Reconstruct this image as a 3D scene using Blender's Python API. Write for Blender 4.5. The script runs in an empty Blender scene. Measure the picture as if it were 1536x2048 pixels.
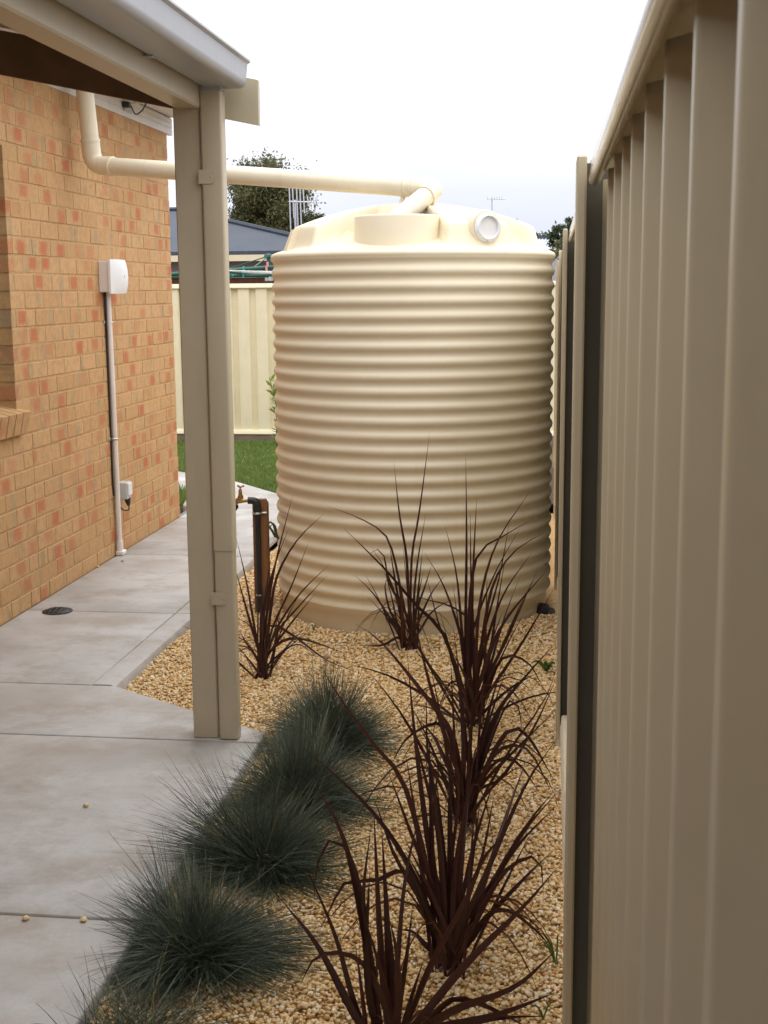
import bpy, math, random
import numpy as np
from mathutils import Vector, Matrix

random.seed(11)
rng = np.random.default_rng(11)
scn = bpy.context.scene
col = scn.collection
R_ = math.radians

# ------------------------------------------------------------------ camera
FPX = 2600.0            # focal length in pixels of the 1536 x 2048 photograph
CAM = np.array([0.0, 0.0, 1.53])

def solve_camera(vp=(1103.0, 580.0), roll=0.008):
    c = np.array([(vp[0] - 768) / FPX, -(vp[1] - 1024) / FPX, 1.0])
    yc = c / np.linalg.norm(c)
    a = np.array([-math.sin(roll), math.cos(roll), 0.0])
    zc = a + np.array([0, 0, -(a @ yc) / yc[2]])
    zc /= np.linalg.norm(zc)
    xc = np.cross(yc, zc)
    M = np.array([xc, yc, zc])
    if M[0, 0] < 0:
        M[0] *= -1
    return M
CM = solve_camera()     # columns: camera right, up, forward in world axes

def on_y(px, py, Y):
    d = CM @ np.array([(px - 768) / FPX, -(py - 1024) / FPX, 1.0])
    return CAM + d * ((Y - CAM[1]) / d[1])

def on_x(px, py, X):
    d = CM @ np.array([(px - 768) / FPX, -(py - 1024) / FPX, 1.0])
    return CAM + d * ((X - CAM[0]) / d[0])

def on_z(px, py, Z=0.0):
    d = CM @ np.array([(px - 768) / FPX, -(py - 1024) / FPX, 1.0])
    return CAM + d * ((Z - CAM[2]) / d[2])

def project(P):
    c = CM.T @ (np.array(P, float) - CAM)
    return 768 + FPX * c[0] / c[2], 1024 - FPX * c[1] / c[2]

cd = bpy.data.cameras.new('camera')
cam = bpy.data.objects.new('camera', cd)
col.objects.link(cam)
cd.sensor_fit = 'HORIZONTAL'
cd.sensor_width = 36.0
cd.lens = FPX / 1536 * 36.0
cd.clip_start = 0.02
cd.clip_end = 2000
r, u, f = CM[:, 0], CM[:, 1], CM[:, 2]
mw = Matrix(((r[0], u[0], -f[0], CAM[0]), (r[1], u[1], -f[1], CAM[1]),
             (r[2], u[2], -f[2], CAM[2]), (0, 0, 0, 1)))
cam.matrix_world = mw
cd.dof.use_dof = True
cd.dof.focus_distance = 5.6
cd.dof.aperture_fstop = 38
scn.camera = cam

# ------------------------------------------------------------------ sky, sun, exposure
SUN_DIR = Vector((0.30, 0.45, 0.95)).normalized()     # towards the sun
w = bpy.data.worlds.new('World')
scn.world = w
w.use_nodes = True
nt = w.node_tree
nt.nodes.clear()
N = nt.nodes.new
L = nt.links.new
out = N('ShaderNodeOutputWorld')
bg = N('ShaderNodeBackground')
bg.inputs['Strength'].default_value = 0.1
sky = N('ShaderNodeTexSky')
sky.sky_type = 'NISHITA'
sky.sun_disc = False
sky.sun_elevation = math.asin(SUN_DIR.z)
sky.sun_rotation = math.atan2(SUN_DIR.x, SUN_DIR.y)
sky.air_density = 1.0
sky.dust_density = 2.0
tc = N('ShaderNodeTexCoord')
mp = N('ShaderNodeMapping')
mp.inputs['Scale'].default_value = (1.2, 1.2, 4.5)
nz = N('ShaderNodeTexNoise')
nz.inputs['Scale'].default_value = 2.4
nz.inputs['Detail'].default_value = 5
nz.inputs['Roughness'].default_value = 0.5
L(tc.outputs['Generated'], mp.inputs['Vector'])
L(mp.outputs['Vector'], nz.inputs['Vector'])
sx = N('ShaderNodeSeparateXYZ')
L(tc.outputs['Generated'], sx.inputs[0])
gr = N('ShaderNodeMapRange')          # overcast deck: thin and blue-grey low down, white higher up
gr.inputs['From Min'].default_value = -0.02
gr.inputs['From Max'].default_value = 0.24
L(sx.outputs['Z'], gr.inputs['Value'])
nm = N('ShaderNodeMath'); nm.operation = 'MULTIPLY_ADD'
nm.inputs[1].default_value = 0.9; nm.inputs[2].default_value = -0.45
L(nz.outputs['Fac'], nm.inputs[0])
ad = N('ShaderNodeMath'); ad.operation = 'ADD'; ad.use_clamp = True
L(gr.outputs[0], ad.inputs[0]); L(nm.outputs[0], ad.inputs[1])
cl = N('ShaderNodeMix'); cl.data_type = 'RGBA'
cl.inputs[6].default_value = (7.6, 8.0, 9.8, 1)
cl.inputs[7].default_value = (12.6, 12.5, 12.6, 1)
L(ad.outputs[0], cl.inputs[0])
mx = N('ShaderNodeMix'); mx.data_type = 'RGBA'
mx.inputs[0].default_value = 0.90
# overcast luminance law: the deck brightens smoothly towards the zenith (1 + 2 sin h)
zen = N('ShaderNodeMapRange'); zen.clamp = True
zen.inputs['From Min'].default_value = 0.0; zen.inputs['From Max'].default_value = 1.0
zen.inputs['To Min'].default_value = 0.90; zen.inputs['To Max'].default_value = 2.3
L(sx.outputs['Z'], zen.inputs['Value'])
zm = N('ShaderNodeVectorMath'); zm.operation = 'SCALE'
L(cl.outputs[2], zm.inputs[0]); L(zen.outputs[0], zm.inputs['Scale'])
L(sky.outputs[0], mx.inputs[6]); L(zm.outputs[0], mx.inputs[7])
L(mx.outputs[2], bg.inputs['Color'])
L(bg.outputs[0], out.inputs['Surface'])

sd = bpy.data.lights.new('sun', 'SUN')
sd.energy = 0.6
sd.angle = R_(45)
sd.color = (1.0, 0.965, 0.90)
so = bpy.data.objects.new('sun', sd)
so.rotation_euler = (-SUN_DIR).to_track_quat('-Z', 'Y').to_euler()
so.location = (4, 6, 12)
col.objects.link(so)

vs = scn.view_settings
vs.view_transform = 'Standard'
vs.look = 'None'
vs.exposure = 0.12
vs.gamma = 1.0
vs.use_curve_mapping = False
scn.render.resolution_x = 768
scn.render.resolution_y = 1024
scn.cycles.max_bounces = 5
scn.cycles.diffuse_bounces = 3
scn.cycles.glossy_bounces = 3
scn.cycles.transmission_bounces = 2
scn.cycles.caustics_reflective = False
scn.cycles.caustics_refractive = False

# ------------------------------------------------------------------ materials
MATS = {}

def new_mat(name):
    m = bpy.data.materials.new(name)
    m.use_nodes = True
    n = m.node_tree.nodes
    b = n['Principled BSDF']
    MATS[name] = m
    return m, m.node_tree, n, m.node_tree.links.new, b

def mixrgb(nt, fac, a, b, mode='MIX'):
    x = nt.nodes.new('ShaderNodeMix'); x.data_type = 'RGBA'; x.blend_type = mode
    for i, v in ((0, fac), (6, a), (7, b)):
        if hasattr(v, 'is_linked'):
            nt.links.new(v, x.inputs[i])
        else:
            x.inputs[i].default_value = v if i == 0 else (*v, 1)
    return x.outputs[2]

def math_n(nt, op, a, b=None, c=None, clamp=False):
    x = nt.nodes.new('ShaderNodeMath'); x.operation = op; x.use_clamp = clamp
    for i, v in enumerate((a, b, c)):
        if v is None:
            continue
        if hasattr(v, 'is_linked'):
            nt.links.new(v, x.inputs[i])
        else:
            x.inputs[i].default_value = v
    return x.outputs[0]

def ramp(nt, val, lo, hi, clamp=True):
    x = nt.nodes.new('ShaderNodeMapRange'); x.clamp = clamp
    x.interpolation_type = 'SMOOTHSTEP'
    nt.links.new(val, x.inputs['Value'])
    x.inputs['From Min'].default_value = lo
    x.inputs['From Max'].default_value = hi
    return x.outputs[0]

def noise(nt, vec, scale, detail=4, rough=0.5):
    x = nt.nodes.new('ShaderNodeTexNoise')
    x.inputs['Scale'].default_value = scale
    x.inputs['Detail'].default_value = detail
    x.inputs['Roughness'].default_value = rough
    if vec is not None:
        nt.links.new(vec, x.inputs['Vector'])
    return x.outputs['Fac']

def mapping(nt, vec, scale=(1, 1, 1), loc=(0, 0, 0)):
    x = nt.nodes.new('ShaderNodeMapping')
    x.inputs['Scale'].default_value = scale
    x.inputs['Location'].default_value = loc
    nt.links.new(vec, x.inputs['Vector'])
    return x.outputs['Vector']

def geo_pos(nt):
    return nt.nodes.new('ShaderNodeNewGeometry').outputs['Position']

def bump(nt, b, h, strength=0.2, dist=0.005):
    x = nt.nodes.new('ShaderNodeBump')
    x.inputs['Strength'].default_value = strength
    x.inputs['Distance'].default_value = dist
    nt.links.new(h, x.inputs['Height'])
    nt.links.new(x.outputs[0], b.inputs['Normal'])

def plain(name, c, rough=0.5, metal=0.0, var=0.08, vscale=6.0, spec=0.5, bstr=0.0, bscale=200, grime=None, emis=None):
    """a painted / moulded surface: base colour, soft tonal variation, optional dirt and fine relief"""
    m, t, n, l, b = new_mat(name)
    pos = geo_pos(t)
    a = noise(t, pos, vscale, 5, 0.6)
    dark = tuple(x * (1 - var) for x in c)
    lite = tuple(min(1, x * (1 + var)) for x in c)
    colr = mixrgb(t, ramp(t, a, 0.3, 0.7), dark, lite)
    if grime:
        g = noise(t, mapping(t, pos, (7, 7, 1.2)), 3.0, 6, 0.65)
        colr = mixrgb(t, math_n(t, 'MULTIPLY', ramp(t, g, 0.52, 0.8), grime[1]), colr, grime[0])
    l(colr, b.inputs['Base Color'])
    rr = math_n(t, 'MULTIPLY_ADD', a, 0.16, rough - 0.08, True)
    l(rr, b.inputs['Roughness'])
    b.inputs['Metallic'].default_value = metal
    b.inputs['Specular IOR Level'].default_value = spec
    if bstr:
        bump(t, b, noise(t, pos, bscale, 3), bstr, 0.002)
    return m

plain('steel_paperbark', (0.545, 0.468, 0.335), 0.38, var=0.03, grime=((0.30, 0.25, 0.17), 0.22))
plain('fence_steel', (0.545, 0.48, 0.345), 0.34, var=0.03, grime=((0.30, 0.24, 0.15), 0.20))
plain('fence_cap', (0.60, 0.53, 0.39), 0.14, var=0.03, spec=0.8, grime=((0.35, 0.29, 0.2), 0.15))
plain('channel_shade', (0.085, 0.075, 0.052), 0.6, var=0.1)  # dark coat standing in for the shade inside the post channels
plain('fence_cream', (0.84, 0.77, 0.55), 0.42, var=0.03, grime=((0.5, 0.42, 0.28), 0.22))
plain('gutter_grey', (0.44, 0.455, 0.485), 0.34, var=0.04, grime=((0.30, 0.28, 0.24), 0.30))
plain('barge_paint', (0.55, 0.48, 0.34), 0.5, var=0.04)
plain('barge_shade_brown', (0.15, 0.095, 0.058), 0.6, var=0.15, vscale=9)  # barge board colour with the shade under the roof put in
plain('lining', (0.50, 0.42, 0.33), 0.6, var=0.05)
plain('white_board', (0.74, 0.73, 0.74), 0.5, var=0.04, grime=((0.45, 0.42, 0.38), 0.3))
plain('pvc_cream', (0.78, 0.71, 0.55), 0.34, var=0.03, grime=((0.45, 0.36, 0.24), 0.25))
plain('pvc_white', (0.80, 0.76, 0.74), 0.35, var=0.03, grime=((0.5, 0.42, 0.38), 0.2))
plain('plastic_white', (0.80, 0.81, 0.84), 0.35, var=0.02)
plain('plastic_grey', (0.55, 0.55, 0.53), 0.45, var=0.04)
plain('plastic_black', (0.02, 0.02, 0.022), 0.4, var=0.2)
plain('poly_pipe', (0.018, 0.018, 0.02), 0.45, var=0.25, vscale=20)
plain('galv', (0.62, 0.63, 0.66), 0.32, metal=0.9, var=0.1, vscale=60)
plain('mesh_white', (0.82, 0.82, 0.80), 0.6, var=0.02)
plain('brass', (0.46, 0.30, 0.11), 0.35, metal=0.75, var=0.2, vscale=60)
plain('copper_handle', (0.55, 0.27, 0.12), 0.35, metal=0.7, var=0.2, vscale=60)
plain('alu_frame', (0.70, 0.66, 0.56), 0.35, metal=0.0, var=0.03)
plain('roof_slate', (0.070, 0.083, 0.105), 0.8, spec=0.2, var=0.08, vscale=1.2, grime=((0.19, 0.2, 0.22), 0.4))
plain('roof_light', (0.52, 0.56, 0.62), 0.5, var=0.05, vscale=1)
plain('cream_fascia', (0.78, 0.68, 0.48), 0.5, var=0.03)
plain('grey_panel', (0.40, 0.40, 0.45), 0.55, var=0.05, vscale=2)
plain('brown_brick_far', (0.16, 0.065, 0.035), 0.8, var=0.25, vscale=8)
plain('hoist_green', (0.012, 0.085, 0.065), 0.4, var=0.15)
plain('hoist_line', (0.75, 0.76, 0.74), 0.5, var=0.1)
plain('peg_teal', (0.03, 0.35, 0.33), 0.5, var=0.05)
plain('peg_pink', (0.75, 0.30, 0.33), 0.6, var=0.1)
plain('bark', (0.10, 0.075, 0.055), 0.9, var=0.3, vscale=3)
plain('kerb_dark', (0.20, 0.19, 0.18), 0.9, var=0.2, vscale=14)
plain('plinth_timber', (0.20, 0.15, 0.11), 0.85, var=0.2, vscale=4)
plain('mortar', (0.49, 0.305, 0.145), 0.9, var=0.12, vscale=30, bstr=0.4, bscale=400)
plain('flag_red', (0.35, 0.05, 0.12), 0.7)

# water tank polyethylene
def tank_mat():
    m, t, n, l, b = new_mat('tank_poly')
    pos = geo_pos(t)
    a = noise(t, pos, 2.2, 4, 0.5)
    base = mixrgb(t, ramp(t, a, 0.3, 0.7), (0.77, 0.67, 0.49), (0.82, 0.725, 0.545))
    drip = noise(t, mapping(t, pos, (26, 26, 0.9)), 1.0, 4, 0.6)
    base = mixrgb(t, math_n(t, 'MULTIPLY', ramp(t, drip, 0.55, 0.8), 0.16), base, (0.60, 0.46, 0.28))
    sp = t.nodes.new('ShaderNodeSeparateXYZ'); l(pos, sp.inputs[0])
    low = ramp(t, math_n(t, 'ADD', sp.outputs['Z'], math_n(t, 'MULTIPLY', a, 0.16)), 0.30, 0.04)
    base = mixrgb(t, math_n(t, 'MULTIPLY', low, 0.25), base, (0.52, 0.40, 0.25))   # splashed dirt by the gravel
    vo = t.nodes.new('ShaderNodeTexVoronoi'); vo.inputs['Scale'].default_value = 30
    l(pos, vo.inputs['Vector'])
    base = mixrgb(t, math_n(t, 'MULTIPLY', ramp(t, vo.outputs['Distance'], 0.06, 0.02), 0.35), base, (0.5, 0.36, 0.2))
    l(base, b.inputs['Base Color'])
    b.inputs['Roughness'].default_value = 0.40
    b.inputs['Specular IOR Level'].default_value = 0.45
    b.inputs['Subsurface Weight'].default_value = 0.0
    bump(t, b, noise(t, pos, 160, 3), 0.05, 0.002)
tank_mat()

# brick: tan face, fired red patch, olive ends, drag marks, pale specks (coordinates run with each brick)
def brick_mat():
    m, t, n, l, b = new_mat('brick')
    at = n.new('ShaderNodeAttribute'); at.attribute_name = 'bco'
    ar = n.new('ShaderNodeAttribute'); ar.attribute_name = 'brnd'
    oi = n.new('ShaderNodeObjectInfo')
    rnd = math_n(t, 'FRACT', math_n(t, 'ADD', ar.outputs['Fac'], oi.outputs['Random']))
    def hsh(k):
        return math_n(t, 'FRACT', math_n(t, 'MULTIPLY', math_n(t, 'SINE', math_n(t, 'MULTIPLY', rnd, 91.7 + 13.1 * k)), 4375.5))
    sp = n.new('ShaderNodeSeparateXYZ'); l(at.outputs['Vector'], sp.inputs[0])
    off = n.new('ShaderNodeCombineXYZ')
    l(math_n(t, 'MULTIPLY', rnd, 37.0), off.inputs[0]); l(math_n(t, 'MULTIPLY', hsh(5), 19.0), off.inputs[1])
    va = n.new('ShaderNodeVectorMath'); va.operation = 'ADD'
    l(at.outputs['Vector'], va.inputs[0]); l(off.outputs[0], va.inputs[1])
    v = va.outputs[0]
    tan = mixrgb(t, hsh(1), (0.52, 0.305, 0.130), (0.585, 0.355, 0.165))
    n1 = noise(t, v, 26, 4, 0.6)
    tan = mixrgb(t, math_n(t, 'MULTIPLY', ramp(t, n1, 0.4, 0.7), 0.6), tan, (0.42, 0.25, 0.115))
    # olive-grey zone at one end
    ol = ramp(t, math_n(t, 'ABSOLUTE', math_n(t, 'SUBTRACT', sp.outputs['Y'], math_n(t, 'MULTIPLY_ADD', hsh(4), 0.30, -0.15))), 0.034, 0.018)
    ol = math_n(t, 'MULTIPLY', ol, math_n(t, 'MULTIPLY', math_n(t, 'GREATER_THAN', hsh(6), 0.48), ramp(t, n1, 0.25, 0.6)))
    tan = mixrgb(t, math_n(t, 'MULTIPLY', ol, 0.6), tan, (0.33, 0.27, 0.165))
    # red patch
    c = math_n(t, 'MULTIPLY_ADD', hsh(2), 0.15, -0.075)
    n2 = noise(t, v, 45, 3, 0.6)
    d = math_n(t, 'ABSOLUTE', math_n(t, 'SUBTRACT', sp.outputs['Y'], c))
    d = math_n(t, 'ADD', d, math_n(t, 'MULTIPLY_ADD', n2, 0.05, -0.025))
    zc = math_n(t, 'ABSOLUTE', math_n(t, 'ADD', sp.outputs['Z'], math_n(t, 'MULTIPLY_ADD', hsh(8), 0.03, -0.015)))
    pm = math_n(t, 'MULTIPLY', ramp(t, d, 0.074, 0.022), ramp(t, math_n(t, 'ADD', zc, math_n(t, 'MULTIPLY_ADD', n2, 0.03, -0.015)), 0.050, 0.020))
    pm = math_n(t, 'MULTIPLY', pm, math_n(t, 'GREATER_THAN', hsh(3), 0.52))
    pm = math_n(t, 'MULTIPLY', pm, math_n(t, 'MULTIPLY_ADD', hsh(7), 0.75, 0.2))
    tan = mixrgb(t, pm, tan, (0.47, 0.14, 0.055))
    # vertical drag marks
    st = noise(t, mapping(t, v, (1, 120, 9)), 1.0, 3, 0.6)
    tan = mixrgb(t, math_n(t, 'MULTIPLY', ramp(t, st, 0.56, 0.72), 0.62), tan, (0.24, 0.17, 0.095))
    vo = n.new('ShaderNodeTexVoronoi'); vo.inputs['Scale'].default_value = 85; l(v, vo.inputs['Vector'])
    tan = mixrgb(t, math_n(t, 'MULTIPLY', ramp(t, vo.outputs['Distance'], 0.16, 0.08), 0.7), tan, (0.75, 0.65, 0.52))
    vo2 = n.new('ShaderNodeTexVoronoi'); vo2.inputs['Scale'].default_value = 120; l(v, vo2.inputs['Vector'])
    tan = mixrgb(t, math_n(t, 'MULTIPLY', ramp(t, vo2.outputs['Distance'], 0.17, 0.08), 0.8), tan, (0.15, 0.085, 0.04))
    l(tan, b.inputs['Base Color'])
    b.inputs['Roughness'].default_value = 0.85
    bump(t, b, math_n(t, 'ADD', st, n2), 0.35, 0.003)
brick_mat()

# concrete
def conc_mat(name, c1, c2, stain):
    m, t, n, l, b = new_mat(name)
    pos = geo_pos(t)
    a = noise(t, mapping(t, pos, (1.0, 1.2, 1)), 1.7, 7, 0.62)
    base = mixrgb(t, ramp(t, a, 0.32, 0.66), c1, c2)
    s = noise(t, mapping(t, pos, (1.0, 1.25, 1), (3, 5, 0)), 2.6, 8, 0.68)
    base = mixrgb(t, math_n(t, 'MULTIPLY', ramp(t, s, 0.44, 0.66), 0.78), base, stain)
    bl = noise(t, pos, 9.0, 6, 0.7)
    base = mixrgb(t, math_n(t, 'MULTIPLY', ramp(t, bl, 0.5, 0.72), 0.35), base, (0.27, 0.22, 0.18))
    fn = noise(t, pos, 95, 4, 0.7)
    base = mixrgb(t, math_n(t, 'MULTIPLY', ramp(t, fn, 0.45, 0.8), 0.22), base, (0.20, 0.17, 0.145))
    sw = noise(t, mapping(t, pos, (2.0, 30, 1)), 2.0, 5, 0.6)
    base = mixrgb(t, math_n(t, 'MULTIPLY', ramp(t, sw, 0.45, 0.75), 0.09), base, (0.29, 0.26, 0.235))
    l(base, b.inputs['Base Color'])
    l(math_n(t, 'MULTIPLY_ADD', a, 0.3, 0.42), b.inputs['Roughness'])
    b.inputs['Specular IOR Level'].default_value = 0.4
    bump(t, b, math_n(t, 'ADD', fn, sw), 0.12, 0.003)
conc_mat('concrete', (0.375, 0.362, 0.348), (0.50, 0.495, 0.49), (0.325, 0.285, 0.245))
conc_mat('concrete_edge', (0.41, 0.395, 0.38), (0.50, 0.49, 0.48), (0.36, 0.315, 0.27))

# pebbles
def pebble_mat():
    m, t, n, l, b = new_mat('pebble')
    ar = n.new('ShaderNodeAttribute'); ar.attribute_name = 'prnd'
    cr = n.new('ShaderNodeValToRGB')
    e = cr.color_ramp.elements
    e[0].position = 0.0; e[0].color = (0.34, 0.17, 0.055, 1)
    e[1].position = 1.0; e[1].color = (0.80, 0.70, 0.54, 1)
    for p, c in ((0.08, (0.48, 0.27, 0.10, 1)), (0.25, (0.66, 0.43, 0.175, 1)), (0.55, (0.74, 0.52, 0.25, 1)), (0.82, (0.78, 0.61, 0.36, 1))):
        x = e.new(p); x.color = c
    l(ar.outputs['Fac'], cr.inputs[0])
    pos = geo_pos(t)
    s = noise(t, pos, 190, 3, 0.6)
    c = mixrgb(t, math_n(t, 'MULTIPLY', ramp(t, s, 0.5, 0.75), 0.5), cr.outputs[0], (0.50, 0.31, 0.12))
    l(c, b.inputs['Base Color'])
    b.inputs['Roughness'].default_value = 0.6
    bump(t, b, s, 0.3, 0.002)
pebble_mat()
plain('gravel_bed', (0.50, 0.32, 0.14), 0.95, var=0.35, vscale=70, bstr=0.8, bscale=140)

def leaf_mat(name, ca, cb, rough, trans=0.12, attr='lrnd'):
    m, t, n, l, b = new_mat(name)
    oi = n.new('ShaderNodeObjectInfo')
    ar = n.new('ShaderNodeAttribute'); ar.attribute_name = attr
    rnd = math_n(t, 'FRACT', math_n(t, 'ADD', oi.outputs['Random'], ar.outputs['Fac']))
    pos = geo_pos(t)
    s = noise(t, pos, 25, 3)
    c = mixrgb(t, math_n(t, 'MULTIPLY_ADD', rnd, 0.75, math_n(t, 'MULTIPLY', s, 0.25)), ca, cb)
    l(c, b.inputs['Base Color'])
    b.inputs['Roughness'].default_value = rough
    tr = n.new('ShaderNodeBsdfTranslucent'); l(c, tr.inputs['Color'])
    ms = n.new('ShaderNodeMixShader'); ms.inputs[0].default_value = trans
    o = n['Material Output']
    l(b.outputs[0], ms.inputs[1]); l(tr.outputs[0], ms.inputs[2]); l(ms.outputs[0], o.inputs['Surface'])
    return m
leaf_mat('cordyline_leaf', (0.024, 0.009, 0.011), (0.078, 0.024, 0.020), 0.33, 0.14)
leaf_mat('cordyline_dry', (0.12, 0.045, 0.022), (0.20, 0.075, 0.03), 0.6, 0.2)
leaf_mat('fescue_blade', (0.034, 0.054, 0.038), (0.15, 0.185, 0.135), 0.5, 0.14)
leaf_mat('fescue_straw', (0.20, 0.19, 0.09), (0.30, 0.26, 0.13), 0.6, 0.15)
leaf_mat('lawn_blade', (0.085, 0.17, 0.026), (0.25, 0.34, 0.085), 0.55, 0.3)
leaf_mat('weed_leaf', (0.06, 0.14, 0.02), (0.10, 0.20, 0.035), 0.45, 0.2)
leaf_mat('shrub_leaf', (0.09, 0.17, 0.02), (0.28, 0.36, 0.05), 0.4, 0.3)
leaf_mat('gum_leaf', (0.05, 0.058, 0.018), (0.17, 0.16, 0.06), 0.55, 0.3)
leaf_mat('dark_leaf', (0.02, 0.035, 0.012), (0.06, 0.085, 0.028), 0.55, 0.2)
leaf_mat('pale_leaf', (0.10, 0.12, 0.05), (0.22, 0.22, 0.12), 0.55, 0.2)
plain('soil', (0.10, 0.07, 0.045), 0.95, var=0.3, vscale=12, bstr=0.6, bscale=60)

def wood_mat(name, c1, c2, axis=2):
    m, t, n, l, b = new_mat(name)
    pos = geo_pos(t)
    sc = [70, 70, 70]; sc[axis] = 3
    a = noise(t, mapping(t, pos, tuple(sc)), 1.0, 5, 0.6)
    l(mixrgb(t, ramp(t, a, 0.3, 0.7), c1, c2), b.inputs['Base Color'])
    b.inputs['Roughness'].default_value = 0.7
    bump(t, b, a, 0.3, 0.002)
wood_mat('stake_timber', (0.17, 0.072, 0.028), (0.31, 0.145, 0.058))

def glass_mat():
    m, t, n, l, b = new_mat('window_glass')
    b.inputs['Base Color'].default_value = (0.03, 0.035, 0.04, 1)
    b.inputs['Roughness'].default_value = 0.05
    b.inputs['Specular IOR Level'].default_value = 0.8
glass_mat()

# ------------------------------------------------------------------ mesh helpers
class MB:
    def __init__(s):
        s.v = []; s.f = []
    def add(s, vs, fs):
        o = len(s.v)
        s.v += [tuple(map(float, p)) for p in vs]
        s.f += [tuple(i + o for i in q) for q in fs]
        return s
    def box(s, x0, x1, y0, y1, z0, z1):
        v = [(x, y, z) for z in (z0, z1) for y in (y0, y1) for x in (x0, x1)]
        return s.add(v, [(0, 2, 3, 1), (4, 5, 7, 6), (0, 1, 5, 4), (2, 6, 7, 3), (0, 4, 6, 2), (1, 3, 7, 5)])
    def bbox(s, x0, x1, y0, y1, z0, z1, c=0.003):
        """box with chamfered edges"""
        xs = (x0, x0 + c, x1 - c, x1); ys = (y0, y0 + c, y1 - c, y1); zs = (z0, z0 + c, z1 - c, z1)
        v = []; idx = {}
        for sx in (0, 1):
            for sy in (0, 1):
                for sz in (0, 1):
                    X = (xs[1], xs[2])[sx]; Y = (ys[1], ys[2])[sy]; Z = (zs[1], zs[2])[sz]
                    XO = (x0, x1)[sx]; YO = (y0, y1)[sy]; ZO = (z0, z1)[sz]
                    for k, p in enumerate(((XO, Y, Z), (X, YO, Z), (X, Y, ZO))):
                        idx[(sx, sy, sz, k)] = len(v); v.append(p)
        fs = []
        for a in (0, 1):
            fs.append([idx[(a, p, q, 0)] for p, q in ((0, 0), (1, 0), (1, 1), (0, 1))])
            fs.append([idx[(p, a, q, 1)] for p, q in ((0, 0), (1, 0), (1, 1), (0, 1))])
            fs.append([idx[(p, q, a, 2)] for p, q in ((0, 0), (1, 0), (1, 1), (0, 1))])
        for p in (0, 1):
            for q in (0, 1):
                fs.append([idx[(p, q, 0, 0)], idx[(p, q, 1, 0)], idx[(p, q, 1, 1)], idx[(p, q, 0, 1)]])
                fs.append([idx[(p, 0, q, 0)], idx[(p, 1, q, 0)], idx[(p, 1, q, 2)], idx[(p, 0, q, 2)]])
                fs.append([idx[(0, p, q, 1)], idx[(1, p, q, 1)], idx[(1, p, q, 2)], idx[(0, p, q, 2)]])
                for q2 in (0, 1):
                    fs.append([idx[(p, q, q2, 0)], idx[(p, q, q2, 1)], idx[(p, q, q2, 2)]])
        return s.add(v, fs)
    def prism(s, poly, z0, z1):
        """vertical prism over a plan polygon"""
        n = len(poly)
        v = [(x, y, z0) for x, y in poly] + [(x, y, z1) for x, y in poly]
        fs = [tuple(range(n - 1, -1, -1)), tuple(range(n, 2 * n))]
        fs += [(i, (i + 1) % n, n + (i + 1) % n, n + i) for i in range(n)]
        return s.add(v, fs)
    def extrude_y(s, prof, y0, y1, closed=True):
        """profile in (x, z) extruded along y"""
        n = len(prof)
        v = [(x, y0, z) for x, z in prof] + [(x, y1, z) for x, z in prof]
        fs = [(i, (i + 1) % n, n + (i + 1) % n, n + i) for i in range(n if closed else n - 1)]
        if closed:
            fs += [tuple(range(n - 1, -1, -1)), tuple(range(n, 2 * n))]
        return s.add(v, fs)
    def extrude_x(s, prof, x0, x1):
        n = len(prof)
        v = [(x0, y, z) for y, z in prof] + [(x1, y, z) for y, z in prof]
        fs = [(i, (i + 1) % n, n + (i + 1) % n, n + i) for i in range(n)]
        fs += [tuple(range(n - 1, -1, -1)), tuple(range(n, 2 * n))]
        return s.add(v, fs)
    def tube(s, pts, rad, n=12, caps=True):
        P = [Vector(p) for p in pts]
        rads = rad if hasattr(rad, '__len__') else [rad] * len(P)
        T = []
        for i in range(len(P)):
            a = P[max(0, i - 1)]; b = P[min(len(P) - 1, i + 1)]
            T.append((b - a).normalized())
        up = Vector((0, 0, 1)) if abs(T[0].z) < 0.9 else Vector((1, 0, 0))
        nrm = T[0].cross(up).normalized()
        v = []; fs = []
        for i, p in enumerate(P):
            nrm = (nrm - T[i] * nrm.dot(T[i])).normalized()
            bi = T[i].cross(nrm)
            for k in range(n):
                a = 2 * math.pi * k / n
                v.append(p + (nrm * math.cos(a) + bi * math.sin(a)) * rads[i])
        for i in range(len(P) - 1):
            for k in range(n):
                a = i * n + k; b = i * n + (k + 1) % n
                fs.append((a, b, b + n, a + n))
        if caps:
            fs.append(tuple(range(n - 1, -1, -1)))
            fs.append(tuple(range((len(P) - 1) * n, len(P) * n)))
        return s.add(v, fs)
    def lathe(s, prof, c=(0, 0, 0), n=96, axis=None, closed=False):
        """profile (r, h) turned about an axis through c (default z)"""
        ax = Vector(axis).normalized() if axis is not None else Vector((0, 0, 1))
        up = Vector((0, 0, 1)) if abs(ax.z) < 0.9 else Vector((1, 0, 0))
        e1 = ax.cross(up).normalized(); e2 = ax.cross(e1)
        c = Vector(c); v = []; fs = []
        for rr, h in prof:
            for k in range(n):
                a = 2 * math.pi * k / n
                v.append(c + ax * h + (e1 * math.cos(a) + e2 * math.sin(a)) * rr)
        m = len(prof)
        for i in range(m if closed else m - 1):
            for k in range(n):
                a = i * n + k; b = i * n + (k + 1) % n
                j = ((i + 1) % m) * n
                fs.append((a, b, j + (k + 1) % n, j + k))
        return s.add(v, fs)
    def disc(s, c, rad, axis, n=32):
        ax = Vector(axis).normalized()
        up = Vector((0, 0, 1)) if abs(ax.z) < 0.9 else Vector((1, 0, 0))
        e1 = ax.cross(up).normalized(); e2 = ax.cross(e1); c = Vector(c)
        v = [c + (e1 * math.cos(2 * math.pi * k / n) + e2 * math.sin(2 * math.pi * k / n)) * rad for k in range(n)]
        return s.add(v, [tuple(range(n))])
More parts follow.
